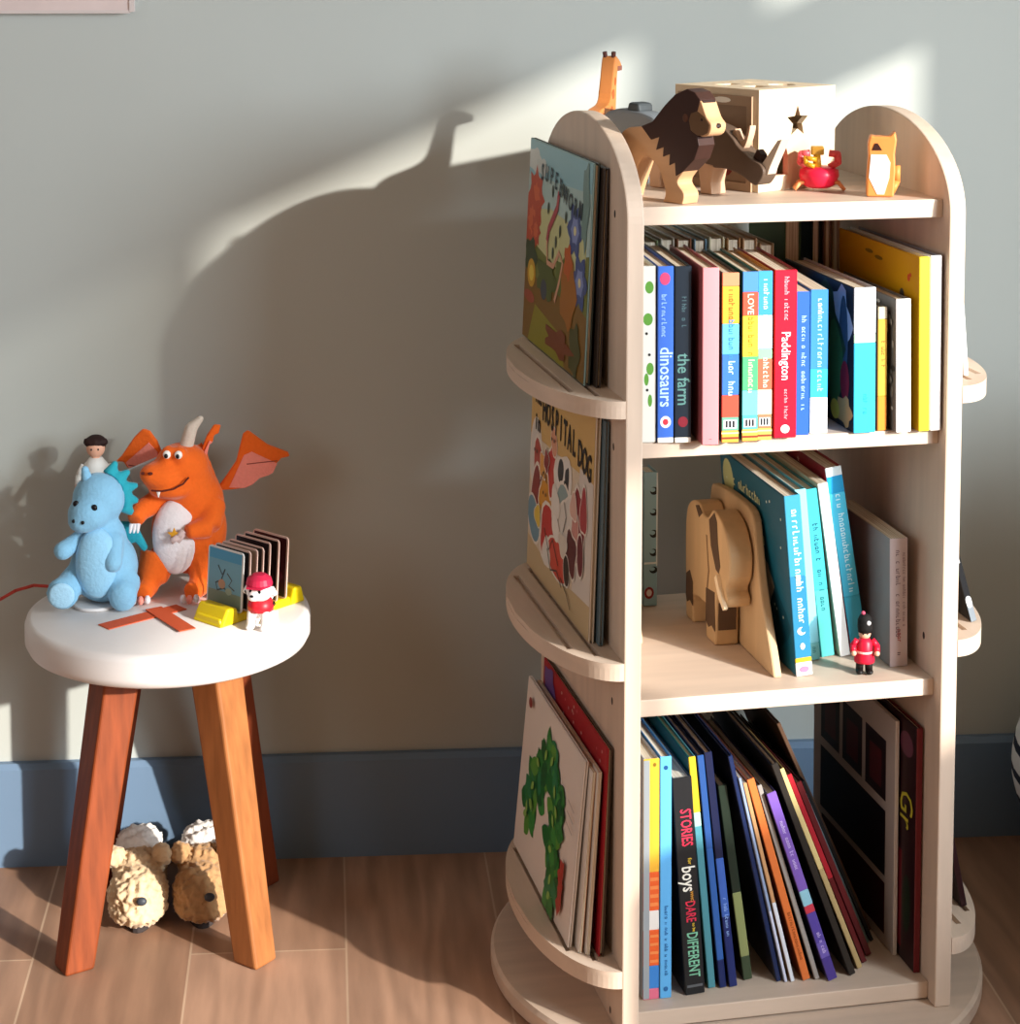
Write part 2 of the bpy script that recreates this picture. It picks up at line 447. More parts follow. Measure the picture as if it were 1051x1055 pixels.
face_m = [(.022, .079), (.012, .084), (.009, .095), (.012, .103), (.022, .106), (.034, .100), (.041, .092), (.038, .083), (.030, .0795)]
cutout('face', face_m, .0252, facew, lion, bevel=.0005)
c = MB(); c.box(.0255, .0285, -.010, .010, .104, .118); 
for s in (-1, 1): c.ell((.0290, s * .0126, .097), (.0018, .0006, .0018), 8)
c.ell((.0405, .0, .0905), (.004, .006, .0035), 10)
c.build('muzzle', mat('#2b1a14', .5), lion)
c = MB(); c.ell((.004, -.0128, .0975), (.0042, .0012, .0050), 12); c.ell((.004, .0128, .0975), (.0042, .0012, .0050), 12); c.build('ear', mat('#55321f', .55), lion)

rhino = animal('wooden_rhino', 'dark grey-brown wooden rhino with pale horn standing behind the lion', 'toy animal', -.0575, -.0865, HEAD, .024)
rb = mat('#5d4a3c', .55, .35, 50)
cutout('body', smooth([(-.112, .030), (-.030, .036), (0, .032), (.020, .032), (.045, .027), (.066, .017), (.076, .024), (.080, .034), (.074, .042), (.062, .046), (.050, .053), (.040, .060), (.030, .070), (.012, .080), (-.03, .087), (-.075, .085), (-.108, .070)], 4), .024, rb, rhino)
for x in (-.016, -.100): cutout('leg', [(x - .002, 0), (x + .017, 0), (x + .015, .014), (x + .020, .036), (x - .008, .038), (x - .003, .014)], .024, wood('#c9a384', 'z', .3), rhino)
cutout('horn', smooth([(.070, .036), (.081, .030), (.086, .040), (.103, .072), (.096, .070), (.080, .050)], 4, (3, 4)), .014, mat('#c8b6a2', .5), rhino)
cutout('small_horn', [(.058, .048), (.072, .041), (.070, .052), (.064, .058)], .012, darkw, rhino)
cutout('ear', smooth([(.022, .066), (.036, .054), (.044, .058), (.050, .070), (.053, .083), (.049, .081), (.044, .068), (.036, .066), (.030, .078), (.027, .076)], 4), .010, mat('#c9a98e', .55), rhino)

gr = animal('wooden_hippo', 'slate grey rounded wooden hippo mostly hidden behind the lion', 'toy animal', -.114, .049, HEAD, .03)
cutout('body', smooth([(-.05, 0), (-.03, 0), (-.028, .03), (.0, .03), (.002, 0), (.022, 0), (.024, .03), (.044, .045), (.048, .066), (.040, .080), (.022, .086), (.002, .088), (-.03, .088), (-.055, .07)], 4, (0, 1, 4, 5)), .030, mat('#6f767c', .6, .2, 40), gr, bevel=.006)
cutout('muzzle', [(.026, .034), (.044, .046), (.0485, .066), (.040, .078), (.026, .070), (.022, .05)], .0316, mat('#a3abb2', .6), gr, bevel=.004)
cutout('ear', [(-.012, .086), (.012, .086), (.010, .097), (-.008, .098)], .024, mat('#3a4043', .6), gr, bevel=.003)

gi = animal('wooden_giraffe', 'tall orange wooden giraffe peeking over the arched side panel', 'toy animal', -.124, .160, math.atan2(.84, .54), .018)
cutout('body', smooth([(-.070, 0), (-.060, 0), (-.056, .048), (-.020, .050), (-.014, 0), (-.003, 0), (0, .06), (.006, .080), (.012, .128), (.026, .130), (.028, .137), (.012, .146), (.002, .145), (-.008, .115), (-.020, .090), (-.060, .082), (-.072, .06)], 4, (0, 1, 4, 5)), .018, wood('#d98a4a', 'z', .3), gi)
c = MB()
for x, z, r in ((-.006, .10, .006), (.002, .116, .005), (-.012, .078, .007), (-.03, .068, .008), (-.048, .072, .007), (-.004, .062, .006)):
    c.ell((x, -.009, z), (r, .0006, r * 1.1), 10); c.ell((x, .009, z), (r, .0006, r * 1.1), 10)
c.build('spot', mat('#a85a28', .6), gi).name = 'patch_pattern'
c = MB()
for s in (-1, 1): c.cone((.006, s * .005, .143), (.004, s * .006, .153), .0028, .003)
c.build('horn', mat('#5a3128', .6), gi).name = 'horn_tips'
c = MB(); c.box(.0115, .029, -.0094, .0094, .1285, .1345); c.build('muzzle', mat('#8b5446', .6), gi)

# shape sorting box
by = math.atan2(.064, .118)
bx = thing('shape_sorter', 'pale wooden shape-sorting box with star and arch cut-outs', 'toy box', bc(-.009, -.086, Z1), (0, 0, PHI + by))
S = .136; H = .1205; T = .008
bw = wood('#dcc6a6', 'x', .25); bw2 = wood('#a98a6c', 'y', .3)
def star(cx, cz, ro, ri): return [(cx + (ro if k % 2 == 0 else ri) * math.sin(math.pi * k / 5), cz + (ro if k % 2 == 0 else ri) * math.cos(math.pi * k / 5)) for k in range(10)]
def panel_with_holes(name, w, h, holes, t, m, parent, M):
    # solid panel with real cut-outs: outline and holes triangulated, then given thickness
    bm = bmesh.new()
    loops = [[(0, 0), (w, 0), (w, h), (0, h)]] + holes
    es = []
    for lp in loops:
        vs = [bm.verts.new((p[0], 0, p[1])) for p in lp]
        for i in range(len(vs)): es.append(bm.edges.new((vs[i], vs[(i + 1) % len(vs)])))
    bmesh.ops.triangle_fill(bm, use_beauty=True, use_dissolve=False, edges=es)
    fs = list(bm.faces)
    ex = bmesh.ops.extrude_face_region(bm, geom=fs)
    for v in [g for g in ex['geom'] if isinstance(g, bmesh.types.BMVert)]: v.co.y += t
    bmesh.ops.recalc_face_normals(bm, faces=bm.faces)
    me = bpy.data.meshes.new(name); bm.to_mesh(me); bm.free(); me.materials.append(m)
    o = bpy.data.objects.new(name, me); col.objects.link(o); o.parent = parent; o.matrix_local = M
    return o
archh = [(.024, .018), (.052, .018), (.052, .040), (.049, .049), (.043, .056), (.038, .058), (.033, .056), (.027, .049), (.024, .040)]
panel_with_holes('front_panel', S, H - T, [star(.068, .080, .0195, .0085)[::-1], archh[::-1]], T, bw, bx, Matrix.Identity(4))
panel_with_holes('back_panel', S, H - T, [], T, bw, bx, Matrix.Translation((0, S - T, 0)))
sq = [(.030, .030), (.056, .030), (.056, .056), (.030, .056)]; cir = [(.09 + .017 * math.cos(a), .045 + .017 * math.sin(a)) for a in [2 * math.pi * k / 20 for k in range(20)]]
slot = [(.03, .082), (.06, .082), (.06, .100), (.03, .100)]; tri = [(.078, .085), (.108, .085), (.093, .110)]
panel_with_holes('lid', S, S, [sq[::-1], cir[::-1], slot[::-1], tri[::-1]], T, bw, bx, Matrix(((1, 0, 0, 0), (0, 0, 1, 0), (0, 1, 0, H - T), (0, 0, 0, 1))))
for x in (0, S - T):
    c = MB(); c.box(x, x + T, T, S - T, 0, H - T); c.build('side_panel', bw, bx)
# left side: sliding door in a raised frame with finger hole
c = MB()
for q in ((T, S - T, 0, .010), (T, S - T, H - T - .012, H - T), (T, T + .008, .010, H - T - .012), (S - T - .008, S - T, .010, H - T - .012)):
    c.box(-.004, 0, q[0], q[1], q[2], q[3])
fr = c.build('door_frame', bw2, bx)
c = MB(); c.ell((-.0044, S * .40, H - T - .006), (.0008, .014, .0035), 14); c.build('finger_slot', mat('#efe3cf', .5), fr)
c = MB(); c.box(-.0015, 0, T + .008, S - T - .008, .010, H - T - .012); c.build('sliding_door', wood('#96785c', 'y', .35), bx)
c = MB(); c.ell((-.0018, .050, .030), (.0008, .012, .014), 14); c.build('door_disc', mat('#7a1d1a', .5), bx)
rbk = thing('toy_block', 'red wooden block seen through the arch of the shape box', 'toy block', bc(.019, -.0465, Z1), (0, 0, PHI + by))
def inbox(lx, ly): # a point in the box's own axes
    return bc(-.009 + lx * math.cos(by) - ly * math.sin(by), -.086 + lx * math.sin(by) + ly * math.cos(by), Z1)
rbk.location = inbox(.036, .026)
c = MB(); c.prism([(-.016, 0), (.014, 0), (.014, .034), (.006, .046), (-.008, .046), (-.016, .034)], -.012, .012, 'xz'); c.build('body', mat('#c3141c', .4), rbk, bevel=.002)

# red crab
cr = thing('toy_crab', 'red and pink toy crab with amber cap beside the shape box', 'toy animal', bc(.0685, -.0800, Z1), (0, 0, PHI - .3))
red, pink, amber, org = mat('#e0203f', .35), mat('#e85a62', .35), mat('#c78a1c', .35), mat('#e8955f', .45)
c = MB(); c.lathe([(.013, .004), (.020, .008), (.0235, .018), (.0225, .025), (.015, .029), (.0, .030)], 24); c.build('body', red, cr, smooth=True)
c = MB()
for s in (-1, 1):
    c.tube([(s * .012, 0, .028), (s * .022, -.002, .034), (s * .021, -.004, .044), (s * .011, -.004, .045)], .0042, 10)
c.build('claw', pink, cr, smooth=True).name = 'claw_arms'
c = MB(); c.tube([(-.006, -.014, .030), (-.016, -.012, .033), (-.017, -.012, .040), (-.004, -.012, .038)], .0028, 8); c.cone((-.003, -.008, .028), (-.003, -.006, .044), .0055, .004, 12); c.build('ribbon', amber, cr, smooth=True)
c = MB(); c.box(-.010, .005, -.010, .004, .043, .053); c.build('cap', mat('#a97a2a', .45), cr, bevel=.0015)
for s in (-1, 1):
    for k in range(3):
        c = MB(); c.tube([(s * .014, -.008 + k * .008, .012), (s * .023, -.011 + k * .009, .010), (s * .029, -.012 + k * .010, .0022)], .0022, 8); c.build('leg', org, cr, smooth=True)

# orange cat block
fx = thing('wooden_fox', 'orange and white sitting wooden fox near the arched end of the top shelf', 'toy animal', bc(.1200, -.141, Z1), (0, 0, PHI - .35))
om = wood('#dd8a44', 'z', .3)
c = MB(); c.prism([(-.016, 0), (.015, 0), (.0165, .03), (.0155, .050), (.0175, .066), (.0155, .076), (.009, .070), (-.008, .070), (-.0125, .071), (-.015, .062), (-.0145, .045), (-.016, .022)], -.011, .011, 'xz'); c.build('body', om, fx, bevel=.002)
c = MB(); c.prism([(-.0135, .022), (-.004, .003), (.004, .003), (.0095, .022), (.0105, .040), (.006, .049), (-.0115, .049)], -.0116, -.0108, 'xz'); c.build('chest', mat('#e6d6cb', .6), fx)
c = MB(); c.prism([(-.010, .054), (.001, .054), (-.004, .062), (-.007, .062)], -.0120, -.0110, 'xz'); c.build('nose', mat('#33150f', .5), fx)
c = MB(); c.tube([(.013, .008, .004), (.019, .013, .016), (.019, .012, .034)], .0045, 10); c.build('tail', om, fx, smooth=True)
# ------------------------------------------------------------------ second shelf: board books
Z2 = .7108
G2 = 'books on the second shelf'
Y6 = -5
wh, dk = '#f1ede6', '#15151a'
def b2(label, x, y, t, h, d, spine, left, right=None, lean=.3, yaw=Y6, titles=(), **k):
    return make_book(label, (x, y, Z2), t, h, d, spine, left, right, lean, yaw, G2, titles=titles, **k)
D2 = .178
r, cv = b2('white board book with green leaves on its spine against the side panel', -.1765, -.181, .0162, .200, D2, '#dfe0d8', '#cfd3c6')
a = Art(.0162, .200); a.rect(0, 0, 1, 1, '#dfe0d8')
for u, v, ru in ((.55, .88, .3), (.45, .70, .34), (.6, .42, .26), (.35, .36, .16), (.6, .24, .15)): a.disc(u, v, ru, .035, '#5f9a3f')
for u, v in ((.35, .62), (.55, .50), (.4, .30)): a.disc(u, v, .1, .008, '#2c2c2c')
a.place(cv, frame((0, -.0002, 0), (1, 0, 0), (0, 0, 1)))
r, cv = b2('blue dinosaur book with pale lettering down its spine', -.1592, -.186, .0182, .200, D2, [(0, .03, '#f3efe6'), (.03, 1, '#3f6fd0')], '#2f55a8',
   titles=[('dinosaurs', .375, .0205, '#bfe0ff', 0, .86), (11, .72, .009, '#9cc4f4', -.003)])
a = Art(.0182, .200); a.disc(.45, .93, .32, .035, '#e04a76'); a.disc(.5, .12, .34, .034, '#f3f3f6'); a.disc(.5, .12, .18, .018, '#d43a4a'); a.place(cv, frame((0, -.0002, 0), (1, 0, 0), (0, 0, 1)))
r, cv = b2('black farm book with faint grey lettering', -.1402, -.189, .0190, .200, D2, [(0, .03, '#e8e2d6'), (.03, 1, '#182430')], '#1b2a38',
   titles=[('the farm', .36, .0200, '#5d8a86', 0, .86), (11, .74, .008, '#49636b')])
a = Art(.019, .2); a.disc(.5, .12, .3, .03, '#7c2230'); a.place(cv, frame((0, -.0002, 0), (1, 0, 0), (0, 0, 1)))
b2('plain pink board book sticking out past its neighbours', -.1135, -.206, .0188, .200, D2, '#e58e93', '#a8575c', titles=[(1, .03, .007, '#a9606a')])
st = lambda *c: [(i / len(c), (i + 1) / len(c), k) for i, k in enumerate(c)]
def badge(cv, t, h):
    a = Art(t, h); a.rect(.12, .085, .88, .135, '#f2f2f0')
    for u in (.22, .42, .62): a.rect(u, .09, u + .14, .13, '#2b2e33')
    a.rect(0, .022, 1, .034, '#8c3d2c'); a.rect(0, .052, 1, .062, '#f8e3a0'); a.place(cv, frame((0, -.0002, 0), (1, 0, 0), (0, 0, 1)))
r, cv = b2('orange, blue and red banded board book beside the pink one', -.0885, -.199, .0196, .1925, D2, [(0, .07, '#e7a546'), (.07, .15, '#6aa58f'), (.15, .28, '#e0523f'), (.28, .52, '#3b72c4'), (.52, .70, '#5fb2d6'), (.70, .92, '#eba33a'), (.92, 1, '#d98a66')], '#3b3a30',
   titles=[(7, .38, .0115, '#bfe3f6', 0, .8), (9, .61, .010, '#3c84b6'), (8, .80, .010, '#b86a20')]); badge(cv, .0196, .1925)
r, cv = b2('blue, red, yellow and green banded board book', -.0640, -.197, .0182, .1925, D2, [(0, .07, '#eab04c'), (.07, .15, '#58b4b0'), (.15, .30, '#6fd3e0'), (.30, .50, '#52b878'), (.50, .74, '#f3c63e'), (.74, .88, '#e0553f'), (.88, 1, '#4c86cf')], '#2f6a62',
   titles=[('LOVE', .81, .010, '#f9d9c0'), (8, .40, .011, '#e8f5b0'), (9, .62, .010, '#d98a20')]); badge(cv, .0182, .1925)
r, cv = b2('sky blue, white and coral banded board book', -.0452, -.195, .0168, .1925, D2, [(0, .07, '#eab45a'), (.07, .15, '#9c7a5c'), (.15, .30, '#f3c7a8'), (.30, .48, '#e7674c'), (.48, .54, '#8cc69a'), (.54, .74, '#a8def2'), (.74, 1, '#3f97e0')], '#c08a3c',
   titles=[(8, .85, .010, '#cfeaff'), (8, .64, .010, '#ffffff'), (7, .40, .010, '#ffd9c8')]); badge(cv, .0168, .1925)
r, cv = b2('thick bright red storybook with white script on its spine', -.0236, -.190, .0258, .1920, D2, '#d3122f', '#8f1a22',
   titles=[('Paddington', .49, .0145, '#ffe2e2', 0, .86), (12, .83, .0085, '#f3a3ad'), (11, .20, .0065, '#f3a3ad')])
a = Art(.0258, .192); a.disc(.5, .055, .2, .026, '#ffe0dc'); a.place(cv, frame((0, -.0002, 0), (1, 0, 0), (0, 0, 1)))
b2('royal blue thin paperback beside the red storybook', .0060, -.181, .0150, .1650, .160, '#2f63c8', '#e6e2dc', titles=[(26, .50, .0085, '#a9cdf6', 0, .9)], hard=False)
b2('sky blue paperback whose spine turns white at the foot', .0246, -.177, .0200, .1660, .160, [(0, .25, '#f0f3f5'), (.25, .45, '#38b0dc'), (.45, 1, '#3a86cf')], '#3479c0', titles=[(4, .88, .010, '#d7eeff'), (18, .57, .0105, '#a8e2f5')], hard=False)
r, cv = b2('thick book with dark jungle cover and cyan and white spine', .0733, -.187, .0262, .1680, .226, [(0, .62, '#35b8e4'), (.62, .68, '#b9d8c2'), (.68, 1, '#dfe9ee')], '#20262b', '#c9ccd0', yaw=0, lean=.6,
   titles=[(7, .84, .011, '#9fb7c4'), (6, .20, .008, '#1f93c6')])
a = Art(.226, .168)
a.rect(0, 0, 1, 1, '#1b2126'); a.disc(.80, .72, .16, .25, '#9aa9b4', wob=.2); a.disc(.86, .62, .06, .30, '#3d5363'); a.disc(.55, .55, .30, .40, '#2c4630', wob=.15)
a.disc(.75, .42, .10, .30, '#3c6a3c', wob=.1, k=3); a.disc(.88, .33, .06, .14, '#8c2733'); a.disc(.88, .12, .10, .10, '#c99a5c', wob=.2); a.disc(.75, .1, .06, .07, '#d6c04a')
a.place(cv, face(cv, 'L', .0262, .168, .226))
b2('slim amber book tucked between two thick books', .1048, -.181, .0112, .1440, .15, [(0, .28, '#e58a2c'), (.28, .9, '#dba63a'), (.9, 1, '#c7b89c')], '#40372c', yaw=0, lean=.6, titles=[(9, .62, .007, '#8a5a18')])
r, cv = b2('thick white-spined book with a grey speckled cover', .1225, -.193, .0180, .1545, .20, '#f3f3f2', '#6f6c66', yaw=0, lean=1, titles=[(1, .05, .006, '#b9b4b0')])
a = Art(.20, .1545); rr = random.Random(3)
for k in range(60): a.disc(.5 + rr.random() * .46, .05 + rr.random() * .90, .012 + rr.random() * .02, .014 + rr.random() * .02, rr.choice(['#a9a69c', '#3c3a36', '#8d8a80', '#cfcabd']), n=7)
a.place(cv, face(cv, 'L', .018, .1545, .20))
r, cv = b2('tall bright yellow picture book with a small figure on its cover', .1500, -.193, .0128, .2020, .245, [(0, 1, '#e6dc2c')], '#dca312', '#f3efd8', yaw=0, lean=.8)
a = Art(.245, .202); a.disc(.80, .66, .035, .10, '#c9b98a'); a.disc(.80, .74, .028, .045, '#5a5348'); a.stroke([(.775, .56), (.80, .70), (.83, .56)], .0016, '#3d352a'); a.disc(.80, .54, .05, .012, '#8d8468')
a.disc(.88, .86, .016, .022, '#d4532c'); a.disc(.90, .88, .012, .012, '#d4532c'); a.stroke([(.62, .60), (.62, .72)], .0012, '#4a3a10'); a.disc(.52, .91, .05, .012, '#8c6b12'); a.disc(.40, .93, .05, .012, '#8c6b12')
a.place(cv, face(cv, 'L', .0128, .202, .245))
b2('white picture book with a grey edge pressed against the side panel', .1642, -.192, .0132, .2030, .245, [(0, 1, '#e9e6e3')], '#f3f0ea', '#8d8f9c', yaw=0, lean=.7)

# back row of the second shelf, spines turned to the far side: only page tops show
rr = random.Random(11)
x = -.160
specs = [(.020, .196, '#c9c2b0', 'pale grey'), (.018, .199, '#b8a88a', 'tan'), (.021, .198, '#7d8c66', 'olive green'), (.019, .200, '#b9b3a4', 'stone grey'), (.020, .199, '#8c5a3c', 'brown'), (.018, .198, '#6b8a9a', 'dusty blue'), (.021, .200, '#d9cfae', 'cream'), (.019, .198, '#a3784c', 'ochre'), (.020, .197, '#c29a74', 'buff'), (.020, .190, '#a98a66', 'light brown')]
nbr = ['first from the leafy white book', 'second from the leafy white book', 'third from the leafy white book', 'behind the pink book', 'behind the orange banded book', 'behind the blue banded book', 'behind the coral banded book', 'behind the thick red book', 'behind the royal blue paperback', 'behind the sky blue paperback']
for (t, h, c, cn), nb in zip(specs, nbr):
    make_book(cn + ' board book in the rear row, ' + nb + ', pages up', (x + t, .186, Z2), t - .0016, h, .165, c, c, None, 0, 180, 'rear row board books on the second shelf')
    x += t + .0016
for x, t, h, c, lab in ((.098, .022, .240, '#3f5d3d', 'tall dark green book standing at the rear above the paperbacks'), (.124, .012, .240, '#0f1c1c', 'tall black book at the rear beside the dark green one'),
                       (.1385, .010, .241, '#7a5a42', 'tall brown book at the rear, next to the black one'), (.1535, .010, .240, '#c9a98a', 'tall fawn book at the rear behind the yellow picture book')):
    make_book(lab, (x, .190, Z2), t, h, .125 if x > .14 else .135, c, c, None, 0, 180, 'tall books at the rear of the second shelf')

# ------------------------------------------------------------------ third shelf
Z3 = .4145
G3 = 'books on the third shelf'
def b3(label, x, y, t, h, d, spine, left, right=None, lean=0, yaw=0, titles=(), **k):
    return make_book(label, (x, y, Z3), t, h, d, spine, left, right, lean, yaw, G3, titles=titles, **k)
r, cv = b3('teal moonlit picture book leaning on the elephant bookend', .0240, -.146, .0200, .2166, .235, [(0, .075, '#ece8e6'), (.075, .10, '#e8b62c'), (.10, .55, '#2b7fa6'), (.55, 1, '#3a93b4')], '#17566b', '#1d6076', 4.9, 0,
   titles=[(15, .70, .0130, '#d5e6d6', 0, .72), (9, .42, .0130, '#cfe6c0', 0, .8)])
a = Art(.235, .2166); a.rect(0, 0, 1, 1, '#17607a'); a.disc(.12, .86, .085, .11, '#c9d39a'); a.disc(.6, .25, .34, .22, '#124a5e', wob=.1); rr = random.Random(5)
for k in range(16): a.disc(.1 + rr.random() * .85, .2 + rr.random() * .75, .008, .009, '#d8e6e0', n=6)
a.disc(.62, .42, .13, .12, '#b9b3a6', wob=.1)
M = face(cv, 'L', .02, .2166, .235); a.place(cv, M)
for tx, u, v, s in ((10, .42, .86, .020), (7, .46, .77, .020), (5, .50, .65, .032)): lettering(tx, s, mat('#c9d2a4', .5), cv, M @ Matrix.Translation((u * .235, v * .2166, .0009)))
a = Art(.02, .2166); a.disc(.5, .25, .26, .022, '#f0eee2'); a.disc(.62, .255, .18, .016, '#2b7fa6'); a.disc(.5, .165, .14, .018, '#e6e2d0'); a.disc(.5, .037, .3, .018, '#d27a9a'); a.place(cv, frame((0, -.0002, 0), (1, 0, 0), (0, 0, 1)))
b3('pale turquoise picture book between two teal ones', .0575, -.098, .0145, .2099, .215, [(0, .10, '#7cc4c6'), (.10, 1, '#8fdcea')], '#5aa9b4', None, 5.8, 0, titles=[(2, .06, .008, '#3d8a90')])
b3('deep turquoise book with dark lettering on its spine', .0765, -.090, .0165, .2076, .215, [(0, .4, '#4fb0ae'), (.4, 1, '#3fb2bd')], '#3d8d94', '#3d8d94', 7.0, 0, titles=[(16, .66, .0095, '#14566b', 0, .9), (8, .36, .009, '#1c6f7c')])
b3('white slim paperback leaning behind the turquoise books', .0997, -.092, .0125, .2152, .20, '#ece9e4', '#d9d6b8', '#e6e2dc', 8.6, 0, hard=False)
r, cv = b3('bright cyan spined book with a red starry cover', .1190, -.080, .0205, .2309, .20, [(0, .3, '#3fb6d6'), (.3, .86, '#49c2e6'), (.86, .95, '#1b9ad0'), (.95, 1, '#dff0f4')], '#8c1626', '#8c1626', 9.4, 0,
   titles=[(12, .70, .0120, '#c6f0fb', 0, .8), (10, .45, .0120, '#c6f0fb', 0, .8)])
a = Art(.20, .2309); rr = random.Random(9)
for k in range(14): a.poly(star(.1 + rr.random() * .85, .6 + rr.random() * .38, .022, .010), '#e0b9a8')
a.place(cv, face(cv, 'L', .0205, .2309, .20))
r, cv = b3('pale grey thick paperback upright beside the toy soldier', .1440, -.137, .0220, .1551, .17, '#c3b4b4', '#8c8280', '#b9aeb0', 1.0, 0, titles=[(24, .57, .0088, '#7d6a70', -.002, .9), (30, .60, .006, '#8d7a80', .006), (4, .24, .0085, '#a04a4a'), (1, .10, .009, '#55484a')], hard=False)
r, cv = make_book('light blue board book with black letters at the rear beside the panel', (-.0790, .137, Z3), .0178, .1762, .040, '#8fb4c0', '#8fb4c0', '#8fb4c0', 0, 0, G3)
a = Art(.0178, .1762)
for v, s_ in ((.86, .030), (.70, .026), (.54, .030), (.40, .028), (.27, .026)): a.disc(.72, v, .30, s_, '#1d2326'); a.disc(.62, v + .008, .2, s_ * .55, '#8fb4c0')
a.disc(.4, .10, .36, .045, '#8c2a30'); a.disc(.4, .10, .20, .026, '#d9c9c4'); a.rect(.9, .3, 1, 1, '#dfe6e4'); a.rect(0, .315, 1, .33, '#dfe6e4')
a.place(cv, frame((0, -.0002, 0), (1, 0, 0), (0, 0, 1)))

# wooden bookends
bew = wood('#d3b48c', 'z', .35)
def bookend(label, x, y, back):
    r = thing('bookend', label, 'bookend', bc(x, y, Z3), (0, 0, PHI))
    c = MB(); c.prism(smooth([(-.142, 0), (back, 0), (back, .150), (back - .03, .174), (-.030, .178), (-.062, .170), (-.074, .140), (-.090, .095), (-.113, .052), (-.131, .022)], 4, (0, 1)), 0, .0110, 'yz')
    c.build('plate', bew, r, bevel=.0025)
    return r
be = bookend('wooden elephant bookend holding up the teal picture book', -.0040, -.003, .100)
ew = wood('#d6b488', 'z', .35); edk = mat('#5b4636', .6, .3, 60)
# elephant walking towards the room: outline in depth/height, thickness across the shelf
el = [(.098, .030), (.096, .0), (.066, .0), (.066, .034), (.028, .040), (.016, .036), (.014, -.0), (-.022, -.0), (-.024, .058), (-.034, .066), (-.060, .060), (-.066, .072), (-.058, .082), (-.070, .100), (-.072, .125), (-.060, .146), (-.040, .160), (-.010, .166), (.010, .152), (.030, .150), (.050, .160), (.085, .150), (.100, .120)]
c = MB(); c.prism(smooth(el, 4, (1, 2, 6, 7))[::-1], -.032, -.002, 'yz'); eb = c.build('elephant', ew, be, bevel=.003)
def inlay(name, pts, x0, x1, m): c = MB(); c.prism(pts, x0, x1, 'yz'); return c.build(name, m, eb)
inlay('ear', [(-.016, .164), (.004, .150), (-.004, .120), (-.024, .096), (-.034, .094), (-.040, .104), (-.030, .130), (-.026, .155)], -.0326, -.0318, edk)
inlay('leg_mark', [(.0135, .062), (-.020, .066), (-.0215, .018), (-.010, .022), (.002, .016), (.0135, .021)], -.0326, -.0318, edk)
inlay('leg_mark', [(.094, .056), (.080, .064), (.067, .052), (.067, .022), (.078, .026), (.090, .020), (.095, .028)], -.0326, -.0318, edk)
inlay('tusk', [(-.030, .088), (-.046, .068), (-.064, .058), (-.070, .062), (-.052, .076), (-.038, .094)], -.0365, -.032, mat('#efdcbc', .5))
inlay('head_line', [(.012, .128), (.016, .128), (.006, .086), (.012, .060), (.009, .058), (.002, .086), (.009, .112)], -.0324, -.0318, mat('#7d5f42', .6))
inlay('back_saddle', [(.058, .1535), (.046, .157), (.032, .1505), (.044, .142)], -.0326, -.0318, edk)
c = MB(); c.box(-.0285, -.006, -.0249, -.0240, .020, .054); c.build('leg_mark', edk, eb)
c = MB(); c.ell((-.0322, -.034, .112), (.0008, .002, .002), 8); c.build('eye', edk, eb)
bookend('plain wooden bookend seen edge-on beside the front post', -.1305, .140, .036)

# toy guardsman
gu = thing('toy_guardsman', 'tiny toy guardsman in red coat and tall black hat', 'toy figure', bc(.1060, -.1500, Z3), (0, 0, PHI - .25))
red2, blk, skin = mat('#d21a36', .4), mat('#15110f', .5), mat('#e8b093', .5)
for s in (-1, 1):
    c = MB(); c.cone((s * .0055, 0, 0.003), (s * .0050, 0, .018), .0044, .0046, 12); c.ell((s * .0058, -.003, .0033), (.0045, .0066, .0033), 12); c.build('leg', blk, gu, smooth=True)
c = MB(); c.lathe([(.0118, .0), (.0122, .003), (.0098, .014), (.0092, .024), (.0050, .029), (.0, .029)], 20, (0, 0, .0145)); c.build('coat', red2, gu, smooth=True)
c = MB(); c.lathe([(.0103, .0), (.0104, .003), (.0, .003)], 20, (0, 0, .0255)); c.build('belt', mat('#f0c9c0', .5), gu)
for s in (-1, 1):
    c = MB(); c.tube([(s * .0085, 0, .0405), (s * .0140, -.002, .034), (s * .0135, -.007, .028)], .0036, 10); o = c.build('arm', red2, gu, smooth=True)
    c = MB(); c.ell((s * .0135, -.0085, .027), (.0033, .0033, .0033), 10); c.build('hand', skin, o, smooth=True)
c = MB(); c.ell((0, 0, .0480), (.0072, .0068, .0068), 16); hd = c.build('head', skin, gu, smooth=True)
c = MB()
for s in (-1, 1): c.ell((s * .0025, -.0064, .049), (.0008, .0006, .001), 8)
c.build('eye', blk, hd)
c = MB(); c.lathe([(.0078, .0), (.0086, .006), (.0086, .014), (.006, .020), (.0, .0215)], 20, (0, 0, .0500)); h = c.build('hat', mat('#12100f', .8, .2, 200, .5), gu, smooth=True)
c = MB(); c.ell((.0035, -.0082, .063), (.0025, .001, .0028), 10); c.build('badge', mat('#d9d9dc', .4), h)
c = MB(); c.ell((-.002, 0, .0725), (.0025, .0025, .0025), 10); c.build('plume', mat('#c8506a', .6), h)
# ------------------------------------------------------------------ lowest shelf: leaning picture books
Z4 = .0467
G4 = 'books on the lowest shelf'
def b4(label, x, y, t, h, d, spine, left, right=None, lean=0, yaw=0, titles=(), **k):
    return make_book(label, (x, y, Z4), t, h, d, spine, left, right, lean, yaw, G4, titles=titles, **k)
b4('maroon slim book pressed against the front post', -.1765, -.134, .0095, .292, .25, '#6d1526', '#6d1526', lean=0, titles=[(40, .36, .0062, '#c98a9a')])
r, cv = b4('grey book with yellow, orange and blue spine', -.1625, -.1567, .0190, .288, .25, [(0, .045, '#e0708a'), (.045, .14, '#3c84d0'), (.14, .29, '#e8622c'), (.29, .37, '#e9e4de'), (.37, .53, '#e8622c'), (.53, 1, '#eeb43a')], '#a9adb0', '#c9ccce', lean=.3)
a = Art(.019, .288)
a.rect(0, 0, .38, 1, '#9ba2a6'); a.disc(.7, .975, .1, .008, '#8a6a20')
